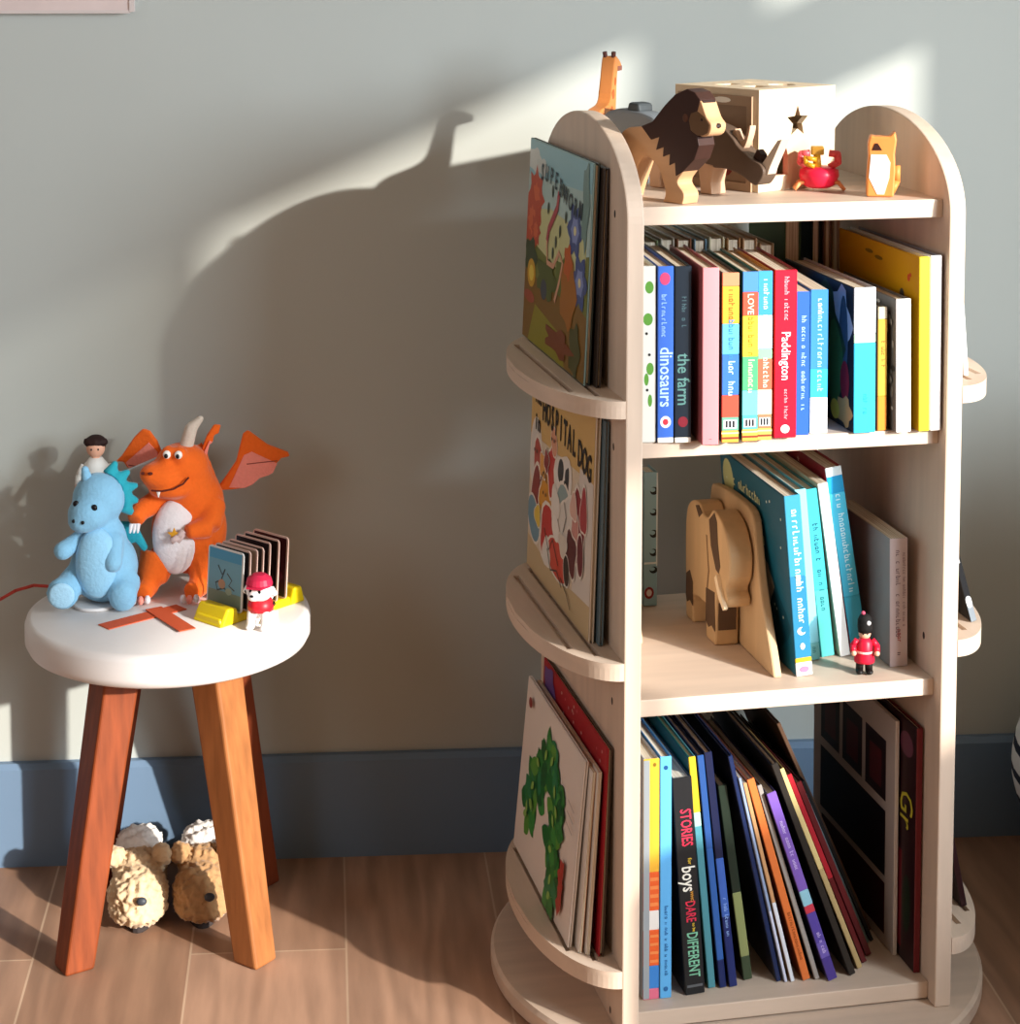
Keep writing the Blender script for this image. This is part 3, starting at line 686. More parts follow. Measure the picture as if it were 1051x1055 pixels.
for k in range(4): a.rect(.42, .39 + k * .035, .96, .405 + k * .035, '#f08a4c'); a.rect(.42, .155 + k * .035, .96, .167 + k * .035, '#f08a4c')
a.place(cv, frame((0, -.0002, 0), (1, 0, 0), (0, 0, 1)))
r, cv = b4('light blue book next to the yellow and orange spine', -.1425, -.1571, .0140, .2895, .24, '#5fb0ea', '#3f7fb8', lean=.4, titles=[(26, .24, .0065, '#1d5a94')])
a = Art(.014, .2895); a.disc(.5, .955, .18, .009, '#1d4f86'); a.disc(.5, .04, .2, .01, '#2b6aa6'); a.place(cv, frame((0, -.0002, 0), (1, 0, 0), (0, 0, 1)))
r, cv = b4('thick black story collection with multicoloured spine lettering', -.1109, -.1565, .0235, .2629, .22, '#1b1d20', '#17181b', lean=4.1,
   titles=[('STORIES', .770, .0185, '#d8324e', .001, .66), ('for', .615, .0065, '#e8c43a', .003), ('boys', .535, .0230, '#f1efe4', 0, .72), ('WHO', .452, .0050, '#e8a23a', .003), ('DARE', .385, .0165, '#d8324e', 0, .62), ('to be', .310, .0050, '#e8c43a', .003), ('DIFFERENT', .185, .0185, '#7fc4a4', 0, .60)])
a = Art(.0235, .2629); a.rect(.1, .035, .9, .047, '#5b5f63'); a.place(cv, frame((0, -.0002, 0), (1, 0, 0), (0, 0, 1)))
b4('tall teal book with a yellow spine head behind the black collection', -.0799, -.1460, .0088, .2829, .25, [(0, .70, '#4d8f9c'), (.70, .76, '#9fc8c0'), (.76, 1, '#d9b42c')], '#1f6257', '#4d8f9c', lean=5.5)
b4('blue glossy book leaning on the teal one', -.0665, -.1480, .0082, .2850, .25, [(0, .12, '#16265c'), (.12, .6, '#2f5fa8'), (.6, 1, '#28508f')], '#16213f', lean=6.2)
b4('dark navy hardback with speckled blue spine', -.0546, -.1484, .0096, .2884, .25, [(0, .3, '#1c2a66'), (.3, .55, '#3c62b4'), (.55, 1, '#141c3e')], '#0f142a', lean=6.8, titles=[(14, .30, .0068, '#8fb0e6')])
b4('dark green book with pale speckled spine foot', -.0330, -.1360, .0110, .2420, .23, [(0, .12, '#3c4a34'), (.12, .45, '#8c9460'), (.45, 1, '#1d2a20')], '#11150f', lean=8.2)
b4('large navy book with white page stripes', .0040, -.1475, .0055, .2863, .255, [(0, 1, '#16264f')], '#0c1122', '#16264f', lean=12.8)
b4('white and lilac thin paperback leaning on the large navy book', .0132, -.1500, .0032, .2600, .24, [(0, .35, '#c9cfe6'), (.35, 1, '#8fa0c0')], '#aab4cc', lean=13.4, hard=False)
b4('thin tan paperback under the orange spine', .0207, -.1505, .0045, .2542, .24, [(0, .4, '#d9dfe8'), (.4, 1, '#c29468')], '#b98a60', lean=14.2, hard=False)
b4('orange spined picture book leaning steeply', .0354, -.1513, .0092, .2609, .24, [(0, 1, '#d9743a')], '#7a3a1c', lean=16.2, titles=[(20, .22, .0062, '#8a3c14')])
b4('grey slim picture book between orange and purple spines', .0501, -.1519, .0058, .2541, .24, [(0, 1, '#9c9690')], '#4a4846', lean=17.2)
b4('purple spined picture book with a pale blue patch', .0642, -.1585, .0118, .2478, .24, [(0, .12, '#4a3a8c'), (.12, .20, '#6a5ab0'), (.20, .36, '#54449c'), (.36, .40, '#c23a4c'), (.40, .48, '#8fc4d6'), (.48, 1, '#7a5ab4')], '#2a2440', lean=18.8,
   titles=[(18, .72, .0072, '#c9b9e6'), (8, .20, .007, '#c9b9e6')])
r, cv = b4('large black picture book filling the middle of the shelf', .0938, -.1511, .0080, .2849, .265, [(0, 1, '#2a2622')], '#0d0c0c', '#1a1614', lean=20.8)
a = Art(.265, .2849); a.disc(.70, .28, .16, .04, '#5a5048', wob=.3); a.disc(.80, .33, .08, .05, '#6d6258', wob=.2); a.place(cv, face(cv, 'L', .008, .2849, .265))
b4('cream spined picture book with gold stripe', .1091, -.1380, .0066, .2738, .24, [(0, .5, '#b9a070'), (.5, 1, '#d9c084')], '#6d5a34', lean=22.0)
b4('thin red spined picture book beside the cream one', .1195, -.1260, .0066, .2604, .23, [(0, .45, '#5a1418'), (.45, 1, '#a8202c')], '#3c0e12', lean=22.3)
b4('dark red book leaning near the white photo book', .1310, -.1110, .0075, .2426, .22, [(0, 1, '#5c181c')], '#2a0c0e', lean=22.6)
b4('grey-teal slim book at the rear of the leaning row', .1436, -.0800, .0046, .2300, .2, [(0, 1, '#5d7478')], '#2a3234', lean=23.4)
b4('black slim book, topmost of the leaning row', .1508, -.0760, .0046, .2290, .2, [(0, 1, '#14171a')], '#0d0f11', lean=23.8)
# bigger covers standing deeper in the shelf, tops seen above the leaning row
b4('tall brown picture book rising behind the leaning row', .1584, -.050, .0050, .300, .20, '#5a4232', '#46342a', lean=24.2)
r, cv = b4('tall white picture book with dark photographs on its cover', .1635, -.1150, .0052, .2923, .27, '#d6cdc6', '#cbbfb8', lean=.3)
a = Art(.27, .2923); a.rect(0, 0, 1, 1, '#c2b5ae')
for u in (.10, .38, .66): a.rect(u, .62, u + .24, .88, '#241013'); a.rect(u + .05, .66, u + .19, .82, '#571a1e')
a.rect(.10, .30, .90, .58, '#161014'); a.rect(.12, .05, .90, .27, '#3a1a1c'); a.place(cv, face(cv, 'L', .0052, .2923, .27))
r, cv = b4('dark red board book with yellow script at the shelf end', .1706, -.1600, .0078, .300, .24, [(0, 1, '#6a1a20')], '#241418', '#6a1a20', lean=.2)
a = Art(.24, .300); a.rect(.7, 0, 1, 1, '#2a1016'); a.rect(.78, .05, .84, .45, '#701c26'); a.disc(.9, .25, .05, .12, '#1a2a1c'); a.disc(.88, .9, .08, .05, '#6a3a4c')
M = face(cv, 'L', .0078, .30, .24); a.place(cv, M)
lettering('Gr', .052, mat('#c9c03a', .5), cv, M @ Matrix.Translation((.212, .190, .0007)) @ Matrix.Rotation(R(-90), 4, 'Z'), sx=.8)

# ------------------------------------------------------------------ display ledges, camera side
def shown(label, x, y, z, t, h, d, spine, front, inner, lean, art=None, group='picture books shown on the ledges', hard=True):
    """cover faces away from the case; x is the inner lower edge"""
    return make_book(label, (x, y, z), t, h, d, spine, inner, front, lean, 180, group, hard=hard)
r, cv = shown('picture book of a garden scene with flowers on the upper ledge', -.2190, .198, .7636, .0075, .256, .315, '#2a332c', '#8fb4b4', '#2a332c', 2.5)
t, h, d = .0075, .256, .315
a = Art(d, h); M = face(cv, 'R', t, h, d)
a.rect(0, 0, 1, 1, '#6d7434'); a.poly([(0, .62), (.3, .56), (.7, .52), (1, .58), (1, 1), (0, 1)], '#a9c4c0'); a.poly([(0, .82), (.5, .84), (1, .86), (1, 1), (0, 1)], '#8ab8c2')
a.poly([(.1, .50), (.5, .44), (.95, .50), (.95, .66), (.4, .70), (.1, .66)], '#c4c690'); a.poly([(0, 0), (1, 0), (1, .30), (.75, .36), (.4, .30), (0, .36)], '#7d5a1c'); a.poly([(.1, 0), (.7, 0), (.66, .14), (.2, .20)], '#8f861f')
a.disc(.10, .90, .11, .06, '#c9cfca', wob=.15); a.disc(.22, .88, .10, .04, '#c0c8c4', wob=.2)
for u, v, s in ((.14, .72, .12), (.09, .60, .12), (.16, .56, .07)): a.disc(u, v, s, s * 1.1, '#b8472c', 24, .25, 8); a.disc(u, v, s * .5, s * .55, '#d0643c', 20, .2, 8)
a.disc(.10, .42, .10, .09, '#33452a', wob=.2); a.disc(.12, .34, .07, .07, '#c99a2c'); a.disc(.12, .34, .04, .04, '#e3c94e'); a.disc(.10, .22, .09, .03, '#a04a34')
for u, v, s in ((.78, .66, .10), (.88, .44, .10)): a.disc(u, v, s, s * 1.15, '#3c4f86', 24, .22, 6); a.disc(u, v, s * .55, s * .6, '#7d8cc0', 18, .15, 6); a.disc(u, v, s * .2, s * .22, '#d9d2a0')
a.disc(.92, .80, .05, .20, '#6a8a86', wob=.2); a.disc(.62, .40, .10, .10, '#5a6a26', wob=.2); a.disc(.72, .36, .12, .16, '#a0641c', wob=.15); a.disc(.70, .50, .06, .08, '#b8581f', wob=.2)
a.disc(.38, .36, .16, .09, '#4e5a24', wob=.25); a.disc(.34, .30, .05, .05, '#3c4450'); a.disc(.85, .12, .08, .12, '#4a4a1c', wob=.2); a.disc(.6, .10, .2, .06, '#7a3a18', wob=.3)
a.stroke([(.52, .80), (.50, .72), (.44, .66), (.38, .60), (.36, .54)], .011, '#a8404a'); a.stroke([(.36, .54), (.38, .44), (.48, .44), (.56, .52), (.62, .48), (.58, .38), (.52, .28)], .007, '#cf9a7c')
for u, v in ((.42, .79), (.58, .82), (.64, .70), (.36, .70), (.56, .62), (.5, .56), (.46, .50)): a.disc(u, v, .012, .03, '#39493f')
a.place(cv, M)
for k, ch in enumerate('SUPERWORM'):
    lettering(ch, .029, mat('#33434a', .5), cv, M @ Matrix.Translation(((.24 + k * .077) * d, (.855 - .010 * k + .02 * math.sin(k * .7)) * h, .0016)) @ Matrix.Rotation(-.12, 4, 'Z'), sx=.82, bold=.0006)
shown('dark spined picture book tucked behind the garden scene book', -.2095, .188, .7634, .0060, .252, .318, '#3a2a22', '#3a2f28', '#3a2f28', 2.0)

r, cv = shown('cream picture book with a crowd of painted dogs on the middle ledge', -.2160, .187, .4651, .0065, .264, .315, '#d9cdb8', '#d9c8b2', '#c9bca8', 1.8)
t, h, d = .0065, .264, .315
a = Art(d, h); M = face(cv, 'R', t, h, d)
a.rect(0, 0, 1, 1, '#d8c7ae'); a.poly([(0, .66), (1, .70), (1, 1), (0, 1)], '#d3ad6a'); a.poly([(0, 0), (1, 0), (1, .18), (.5, .10), (0, .16)], '#c9b086'); a.poly([(.74, .14), (1, .16), (1, .70), (.80, .72)], '#d9cfc4')
rr = random.Random(4)
shapes = [(.10, .58, .10, .14, '#d9d4cc'), (.16, .50, .09, .16, '#b0483a'), (.12, .36, .08, .16, '#8c2f2c'), (.28, .40, .09, .14, '#d9962c'), (.10, .26, .10, .10, '#6f93a6'), (.38, .58, .07, .12, '#c23a34'), (.40, .72, .05, .06, '#d99a7a'),
          (.56, .56, .12, .14, '#e3ded6'), (.52, .62, .05, .05, '#33353a'), (.62, .60, .03, .07, '#33353a'), (.58, .42, .13, .13, '#8fa6a6'), (.66, .40, .12, .14, '#dcd6cc'), (.82, .44, .09, .18, '#8c2530'), (.88, .54, .05, .10, '#a83a40'), (.76, .40, .05, .12, '#c98a80'),
          (.40, .26, .18, .13, '#c0342f'), (.52, .20, .14, .10, '#cf4a38'), (.34, .18, .06, .06, '#e3ddd4'), (.72, .30, .08, .10, '#5a1c24'), (.66, .20, .05, .06, '#33231f')]
shapes += [(.24, .56, .05, .06, '#e0a04a'), (.46, .44, .06, .08, '#e6e0d6'), (.30, .60, .04, .05, '#8c2f2c'), (.18, .30, .05, .05, '#e0c04a'), (.74, .52, .05, .06, '#d9b0a0'), (.48, .34, .05, .06, '#e8e2d8'), (.86, .34, .05, .08, '#6a1c28'), (.60, .30, .06, .05, '#d9cfc0')]
for u, v, ru, rv, c in shapes:
    q = rr.random() * 6; k = rr.choice((2, 3, 4))
    a.disc(u, v, ru * 1.12, rv * 1.12, '#e6ddd0', 22, .16, k, q); a.disc(u, v, ru, rv, c, 22, .16, k, q)
for p in ([(.30, .28), (.38, .20), (.44, .27), (.54, .18)], [(.60, .50), (.64, .44), (.60, .36)], [(.36, .20), (.42, .12), (.52, .15), (.60, .10)], [(.58, .14), (.68, .10), (.74, .05)], [(.20, .46), (.26, .54), (.32, .50)]): a.stroke(p, .0022, '#3a2f2a')
for u, v in ((.10, .60), (.14, .60), (.53, .60), (.60, .59), (.38, .73), (.42, .73), (.27, .44), (.31, .44)): a.disc(u, v, .008, .010, '#1d1a1a', 8)
a.place(cv, M)
lettering('The', .030, mat('#211c1c', .5), cv, M @ Matrix.Translation((.12 * d, .865 * h, .0011)), sx=.8, bold=.0008)
for k, ch in enumerate('HOSPITAL'):
    lettering(ch, .043, mat('#211c1c', .5), cv, M @ Matrix.Translation(((.23 + k * .068) * d, (.825 - .004 * k) * h, .0011)), sx=.62, bold=.0012)
for k, ch in enumerate('DOG'):
    lettering(ch, .043, mat('#211c1c', .5), cv, M @ Matrix.Translation(((.80 + k * .068) * d, (.775 - .012 * k) * h, .0011)), sx=.68, bold=.0012)
for k, ch in enumerate('in'): lettering(ch, .030, mat('#211c1c', .5), cv, M @ Matrix.Translation(((.10 + k * .05) * d, .735 * h, .0011)), bold=.0008)
shown('blue-grey backed picture book tucked behind the dog cover', -.2078, .185, .4651, .0055, .262, .324, '#5d7078', '#5d7078', '#5d7078', 1.4)

r, cv = shown('white picture book with a green leafy garland on its cover, lowest ledge', -.2425, .152, .1070, .0050, .222, .286, '#e8e2da', '#e3d9d0', '#e0d8cf', 5.2)
t, h, d = .005, .222, .286
a = Art(d, h); M = face(cv, 'R', t, h, d)
a.rect(0, 0, 1, 1, '#e3d8ce')
arch = [(.22, .30), (.25, .40), (.30, .52), (.36, .64), (.44, .72), (.54, .74), (.63, .68), (.66, .58), (.67, .46), (.68, .34), (.70, .22), (.71, .12)]
rr = random.Random(8); gs = ['#2f7a34', '#1f6a2c', '#3c8c3c', '#1c5a28', '#2a7a4a', '#5a9638']
def leaf(u, v, ang, ln, wd, c):
    ca, sa = math.cos(ang), math.sin(ang)
    pts = [(t, wd * math.sin(math.pi * min(1, t / ln)) ** .8) for t in [ln * k / 6 for k in range(7)]]
    pts = pts + [(t, -w_) for t, w_ in reversed(pts[1:-1])]
    a.poly([(u + (x * ca - y * sa), v + (x * sa + y * ca) * d / h) for x, y in pts], c)
for k, (u, v) in enumerate(arch):
    for j in range(9):
        leaf(u + rr.uniform(-.05, .05), v + rr.uniform(-.045, .045), rr.uniform(0, 6.28), rr.uniform(.10, .16), rr.uniform(.036, .05), gs[(k * 2 + j) % 6])
for k in range(14):
    u, v = arch[k % 12]; leaf(u, v, rr.uniform(0, 6.28), .06, .016, '#8ab454')
for k in range(5): a.disc(.84 + rr.uniform(-.03, .04), .14 + k * .05, .035, .05, '#a8392f', 12, .25, 4, k)
for k in range(3): a.stroke([(.86, .72 - k * .06), (.96, .70 - k * .06)], .0022, '#b9b0a8')
a.disc(.13, .90, .03, .03, '#8c3030'); a.place(cv, M)
shown('white floppy picture book just behind the leafy cover', -.2335, .150, .1070, .0045, .214, .298, '#dcd6ce', '#dcd4cb', '#c98a5a', 4.3, hard=False)
shown('pale grey picture book in the middle of the lowest ledge', -.2252, .150, .1070, .0055, .216, .304, '#c9c6c0', '#d9d4cc', '#26242a', 3.6, hard=False)
r, cv = shown('tall red starry picture book against the panel on the lowest ledge', -.2115, .148, .1070, .0065, .246, .310, '#8c1a22', '#a8202a', '#4a3a2c', 2.3)
a = Art(.31, .246); a.rect(0, 0, 1, 1, '#a8202a'); M = face(cv, 'R', .0065, .246, .31); rr = random.Random(2)
for k in range(26): a.poly(star(rr.uniform(.03, .97), rr.uniform(.6, .97), .010, .006), rr.choice(['#d9a0a0', '#c9606a', '#e0c0b4']))
a.disc(.12, .88, .09, .12, '#6a4a8c', wob=.2); a.place(cv, M)

# display ledges, far side
r, cv = make_book('white picture book on the far upper ledge, only its edge showing', (.2245, -.150, .7634), .006, .22, .28, '#e9e6e2', '#dcd8d2', '#f0eeea', 5.0, 0, 'picture books on the far ledges')
r, cv = make_book('black picture book with white print on the far middle ledge', (.2420, -.146, .4651), .007, .150, .22, '#1a1b1e', '#121316', '#1a1b1e', 16.2, 0, 'picture books on the far ledges',)
a = Art(.007, .15); a.rect(0, 0, 1, 1, '#1a1b1e'); a.rect(0, 0, 1, .14, '#7d8790'); a.disc(.5, .17, .6, .05, '#d9dde0')
for k in range(4): a.rect(.3, .50 + k * .05, .7, .535 + k * .05, '#c9c9c9')
a.place(cv, frame((0, -.0002, 0), (1, 0, 0), (0, 0, 1)))
make_book('dark maroon picture book on the far lowest ledge', (.2440, -.130, .1070), .008, .20, .25, '#2a1216', '#241014', '#2a1216', 12.2, 0, 'picture books on the far ledges')
# ------------------------------------------------------------------ stool
SX, SY, SZ = -.706, .150, .4191
stool = thing('stool', 'round white-topped stool with four reddish wooden legs', 'stool', (SX, SY, 0))
c = MB(); c.lathe([(.150, SZ - .0450), (.168, SZ - .0445), (.1765, SZ - .0400), (.181, SZ - .031), (.181, SZ - .010), (.1785, SZ - .003), (.172, SZ), (.0, SZ)], 96)
sm = mat('#e3ddda', .45, .15, 20, 0, .35)
seat = c.build('seat', sm, stool, smooth=True)
seat.modifiers.new('crisp', 'EDGE_SPLIT').split_angle = R(50)
legw = [wood('#a8502c', 'z', .55, 10), wood('#b8713c', 'z', .55, 10)]
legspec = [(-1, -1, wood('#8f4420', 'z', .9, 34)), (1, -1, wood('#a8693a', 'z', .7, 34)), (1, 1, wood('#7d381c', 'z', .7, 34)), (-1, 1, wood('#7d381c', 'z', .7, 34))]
for sx, sy, m in legspec:
    bot = Vector((sx * .112 - .002, sy * .108, 0)); top = Vector((sx * .060, sy * .060, SZ - .044))
    c = MB(); hw = .0205; ang = R(29 if sx < 0 else 50); ca, sa = math.cos(ang), math.sin(ang)
    vs = []
    for p, h in ((bot, .0195), (top, .0245)):
        for ax, ay in ((-1, -1), (1, -1), (1, 1), (-1, 1)):
            vs.append((p.x + h * (ax * ca - ay * sa), p.y + h * (ax * sa + ay * ca), p.z))
    c.add(vs, [(0, 3, 2, 1), (4, 5, 6, 7), (0, 1, 5, 4), (1, 2, 6, 5), (2, 3, 7, 6), (3, 0, 4, 7)])
    c.build('leg', m, stool, bevel=.004, seg=3)

# ------------------------------------------------------------------ soft toys on the stool
def local(o, p): return Vector(p) - Vector(o.location)
blue, blue2, teal = plush('#86bad9'), plush('#95c8e6'), plush('#2f9fb0')
bd = thing('plush_dragon', 'pale blue plush baby dragon sitting on the stool', 'soft toy', (-.789, .174, SZ))
L = lambda x, y, z: (x + .789, y - .182, z - SZ)
c = MB()
c.ell(L(-.790, .184, .468), (.044, .040, .047), 24); c.ell(L(-.792, .180, .500), (.033, .031, .040), 24)
c.cone(L(-.792, .180, .510), L(-.797, .176, .545), .022, .024, 16)
c.ell(L(-.795, .178, .558), (.034, .032, .034), 24); c.ell(L(-.806, .160, .544), (.027, .027, .023), 24); c.ell(L(-.812, .152, .537), (.020, .018, .016), 20)
c.cone(L(-.822, .170, .458), L(-.838, .148, .447), .020, .017, 16); c.ell(L(-.838, .144, .446), (.0215, .012, .0215), 20)
c.cone(L(-.765, .170, .452), L(-.763, .150, .441), .024, .018, 16); c.ell(L(-.763, .146, .440), (.019, .014, .0205), 20)
c.cone(L(-.812, .170, .512), L(-.836, .152, .500), .012, .012, 14); c.ell(L(-.838, .150, .499), (.0125, .012, .0125), 16)
c.cone(L(-.774, .165, .512), L(-.775, .145, .486), .012, .0125, 14); c.ell(L(-.775, .144, .484), (.0125, .012, .0125), 16)
c.cone(L(-.780, .205, .445), L(-.764, .232, .4325), .020, .009, 14)
body = blob(c, 'body', blue, bd, .0035, 6)
c = MB(); c.ell(L(-.796, .1515, .482), (.027, .016, .046), 24); c.build('belly', blue2, bd, smooth=True)
c = MB(); c.ell(L(-.8385, .1335, .446), (.0165, .0035, .0165), 20); c.build('sole', plush('#a6d2ec'), bd, smooth=True)
ink = mat('#0c0c10', .3)
for p in ((-.8205, .1485, .5600), (-.7965, .1405, .5565)):
    c = MB(); c.ell(L(*p), (.0040, .0034, .0044), 12); c.build('eye', ink, bd, smooth=True)
for p in ((-.8225, .1375, .5405), (-.8105, .1340, .5395)):
    c = MB(); c.ell(L(*p), (.0022, .0018, .0026), 10); c.build('nostril', ink, bd, smooth=True)
c = MB()
for k, (x, z, s) in enumerate(((-.779, .5925, .013), (-.768, .583, .015), (-.7610, .570, .016), (-.7590, .556, .015), (-.7605, .543, .013))):
    a = R(62 - k * 28); c.cone(L(x - .006 * math.cos(a), .184, z - .006 * math.sin(a)), L(x + s * .95 * math.cos(a), .190, z + s * .95 * math.sin(a)), .0105, .0035, 10)
blob(c, 'mane', teal, bd, .0025, 3)
c = MB()
c.prism([(-.774 + .789, .520 - SZ), (-.752 + .789, .518 - SZ), (-.735 + .789, .484 - SZ), (-.741 + .789, .478 - SZ), (-.752 + .789, .492 - SZ), (-.760 + .789, .488 - SZ), (-.764 + .789, .500 - SZ), (-.770 + .789, .500 - SZ)], .022, .030, 'xz'); c.build('wing', teal, bd, bevel=.003, smooth=True)
c = MB(); c.cone(L(-.809, .174, .584), L(-.811, .172, .597), .008, .005, 12); c.ell(L(-.811, .172, .5975), (.005, .004, .005), 12); c.build('ear', blue, bd, smooth=True)
# pale felt wings behind
c = MB(); c.prism([(.025, .165), (.066, .182), (.058, .170), (.068, .164), (.052, .154), (.058, .146), (.034, .146)], .034, .040, 'xz'); c.build('felt_wing', mat('#b9c0c4', .9), bd, bevel=.002)

# white lid the toy sits on
ld = thing('jar_lid', 'small flat white lid under the blue plush dragon', 'lid', (-.800, .168, SZ))
c = MB(); c.lathe([(.028, 0), (.030, .001), (.030, .0035), (.029, .0045), (.0, .0045)], 40); c.build('disc', mat('#dcd9d8', .5), ld)

# orange plush dragon
orange, pinkw, whitep = plush('#ec6a26'), plush('#f09080'), plush('#e6e0e2')
od = thing('plush_dragon', 'large orange plush dragon with spread pink wings standing on the stool', 'soft toy', (-.690, .222, SZ))
L = lambda x, y, z: (x + .690, y - .222, z - SZ)
c = MB()
c.ell(L(-.684, .228, .500), (.050, .040, .060), 28); c.ell(L(-.680, .228, .535), (.043, .036, .045), 24); c.cone(L(-.680, .226, .540), L(-.692, .220, .585), .036, .034, 18)
c.ell(L(-.692, .216, .588), (.036, .033, .030), 24); c.ell(L(-.716, .196, .580), (.027, .026, .021), 24); c.ell(L(-.726, .188, .584), (.019, .018, .015), 20); c.ell(L(-.704, .200, .563), (.031, .028, .014), 24)
for p in ((-.7075, .192, .6085), (-.6925, .190, .6085)): c.ell(L(*p), (.0105, .011, .0125), 18)
c.cone(L(-.715, .220, .545), L(-.745, .196, .534), .016, .014, 14); c.cone(L(-.745, .196, .534), L(-.751, .180, .526), .014, .012, 14)
c.cone(L(-.650, .215, .538), L(-.655, .188, .513), .017, .015, 14); c.cone(L(-.655, .188, .513), L(-.684, .176, .510), .015, .010, 14)
c.cone(L(-.722, .214, .470), L(-.732, .200, .440), .026, .020, 16); c.cone(L(-.735, .200, .434), L(-.742, .172, .4315), .0155, .0125, 14)
c.cone(L(-.658, .214, .468), L(-.664, .200, .440), .027, .020, 16); c.cone(L(-.667, .200, .434), L(-.679, .172, .4315), .0155, .0125, 14)
c.cone(L(-.676, .258, .455), L(-.650, .285, .430), .026, .011, 14)
for k in range(6):
    t = k / 5; c.ell(L(-.668 + .022 * t, .236 + .004 * t, .604 - .060 * t), (.007, .006, .010), 10)
blob(c, 'body', orange, od, .0038, 5)
c = MB(); c.ell(L(-.700, .1985, .498), (.030, .018, .050), 26); c.build('belly', whitep, od, smooth=True)
c = MB(); c.cone(L(-.686, .214, .612), L(-.679, .213, .638), .0095, .0085, 14); c.cone(L(-.679, .213, .638), L(-.667, .212, .650), .0085, .0045, 14); c.ell(L(-.667, .212, .650), (.0048, .0048, .0048), 10)
blob(c, 'horn', plush('#cfc3b6'), od, .002, 3)
# ear with pale lining
c = MB(); c.prism([(.020, .178), (.030, .205), (.040, .220), (.049, .219), (.046, .208), (.040, .206), (.038, .196), (.034, .194), (.031, .182), (.027, .176)], .002, .009, 'xz'); ea = c.build('ear', orange, od, bevel=.002, smooth=True)
c = MB(); c.prism([(.024, .178), (.034, .199), (.038, .197), (.034, .194), (.031, .182), (.027, .177)], -.0005, .0022, 'xz'); c.build('lining', pinkw, ea)
def wing(pts, inner, y, yaw, base):
    # leading edge stays orange, membrane is pink
    b = Vector(base)
    o1 = MB(); o1.prism([(p[0] - b.x, p[1] - b.z) for p in pts], -.004, .004, 'xz'); o = o1.build('wing', orange, od, bevel=.003, seg=3, smooth=False)
    o.location = b; o.rotation_euler = (0, 0, yaw)
    o2 = MB(); o2.prism([(p[0] - b.x, p[1] - b.z) for p in inner], -.0052, -.0038, 'xz'); o2.build('membrane', pinkw, o)
    o3 = MB(); mid = [((inner[1][0] * .7 + inner[-2][0] * .3) - b.x, -.0054, (inner[1][1] * .7 + inner[-2][1] * .3) - b.z), (inner[3][0] - b.x, -.0054, inner[3][1] - b.z + .004)]
    o3.cone(mid[0], mid[1], .0007, .0007, 6); o3.build('seam', mat('#8c3c2c', .8), o)
    return o
P = lambda x, z: (x + .690, z - SZ)
wing([P(-.650, .548), P(-.636, .566), P(-.622, .586), P(-.6125, .622), P(-.606, .627), P(-.580, .606), P(-.553, .594), P(-.550, .588), P(-.562, .586), P(-.568, .580), P(-.574, .568), P(-.580, .564), P(-.592, .561), P(-.601, .553), P(-.610, .549), P(-.630, .548)],
     [P(-.632, .552), P(-.612, .594), P(-.602, .598), P(-.568, .580), P(-.574, .568), P(-.580, .565), P(-.592, .562), P(-.601, .554), P(-.612, .550)], .235, R(10), (.045, .016, .135))
wing([P(-.722, .560), P(-.716, .590), P(-.726, .614), P(-.736, .627), P(-.745, .630), P(-.757, .618), P(-.775, .592), P(-.783, .584), P(-.772, .584), P(-.766, .575), P(-.756, .579), P(-.748, .567), P(-.738, .568)][::-1],
     [P(-.724, .566), P(-.724, .600), P(-.736, .612), P(-.768, .584), P(-.764, .577), P(-.756, .580), P(-.748, .569), P(-.738, .570)][::-1], .235, R(-14), (-.030, .022, .135))
eyew = mat('#f1ece6', .3)
for p in ((-.7085, .1835, .6105), (-.6935, .1805, .6105)):
    c = MB(); c.ell(L(*p), (.0052, .0036, .0056), 14); e = c.build('eye', eyew, od, smooth=True)
    c = MB(); c.ell(L(p[0] - .001, p[1] - .0036, p[2] - .001), (.0026, .0016, .0032), 10); c.build('pupil', ink, e, smooth=True)
c = MB(); c.ell(L(-.7290, .1700, .5895), (.0034, .0020, .0022), 10); c.ell(L(-.7390, .1755, .5885), (.0026, .0022, .0020), 10); c.build('nostril', mat('#5a1c10', .8), od, smooth=True)
c = MB(); c.tube([L(-.728, .1705, .5672), L(-.715, .1675, .5668), L(-.700, .1695, .5688), L(-.688, .1760, .5735), L(-.681, .1830, .5800)], .0012, 8); c.build('mouth', mat('#5a1c10', .8), od)
c = MB(); c.cone(L(-.7185, .1660, .5665), L(-.7185, .1655, .5595), .0026, .0006, 8); c.build('tooth', eyew, od)
for cx, cy in ((-.7425, .159), (-.680, .159)):
    for k in (-1, 0, 1):
        c = MB(); c.ell(L(cx + k * .0085, cy + abs(k) * .003, .4265), (.0042, .0062, .0058), 10); c.build('toe', whitep if k else pinkw, od, smooth=True).name = 'claw'
for k in range(3):
    c = MB(); c.cone(L(-.754 + k * .004, .176, .522), L(-.756 + k * .005, .170, .512), .0034, .0012, 8); c.build('claw', whitep, od)
# small gold star held on the belly
sg = thing('gold_star', 'tiny gold star held against the white belly of the orange dragon', 'star', (-.6995, .1760, .5075), (R(90), 0, R(-10)))
c = MB(); c.prism(star(0, 0, .0095, .0042), 0, .003, 'xy'); c.build('star_shape', mat('#d79a2a', .4), sg, bevel=.0006)
c = MB(); c.tube([L(-.688, .176, .512), L(-.694, .1725, .505), L(-.704, .171, .500)], .0042, 8); c.tube([L(-.688, .176, .508), L(-.696, .1725, .4985)], .0036, 8); c.build('hand', plush('#cdb5b2'), od, smooth=True)

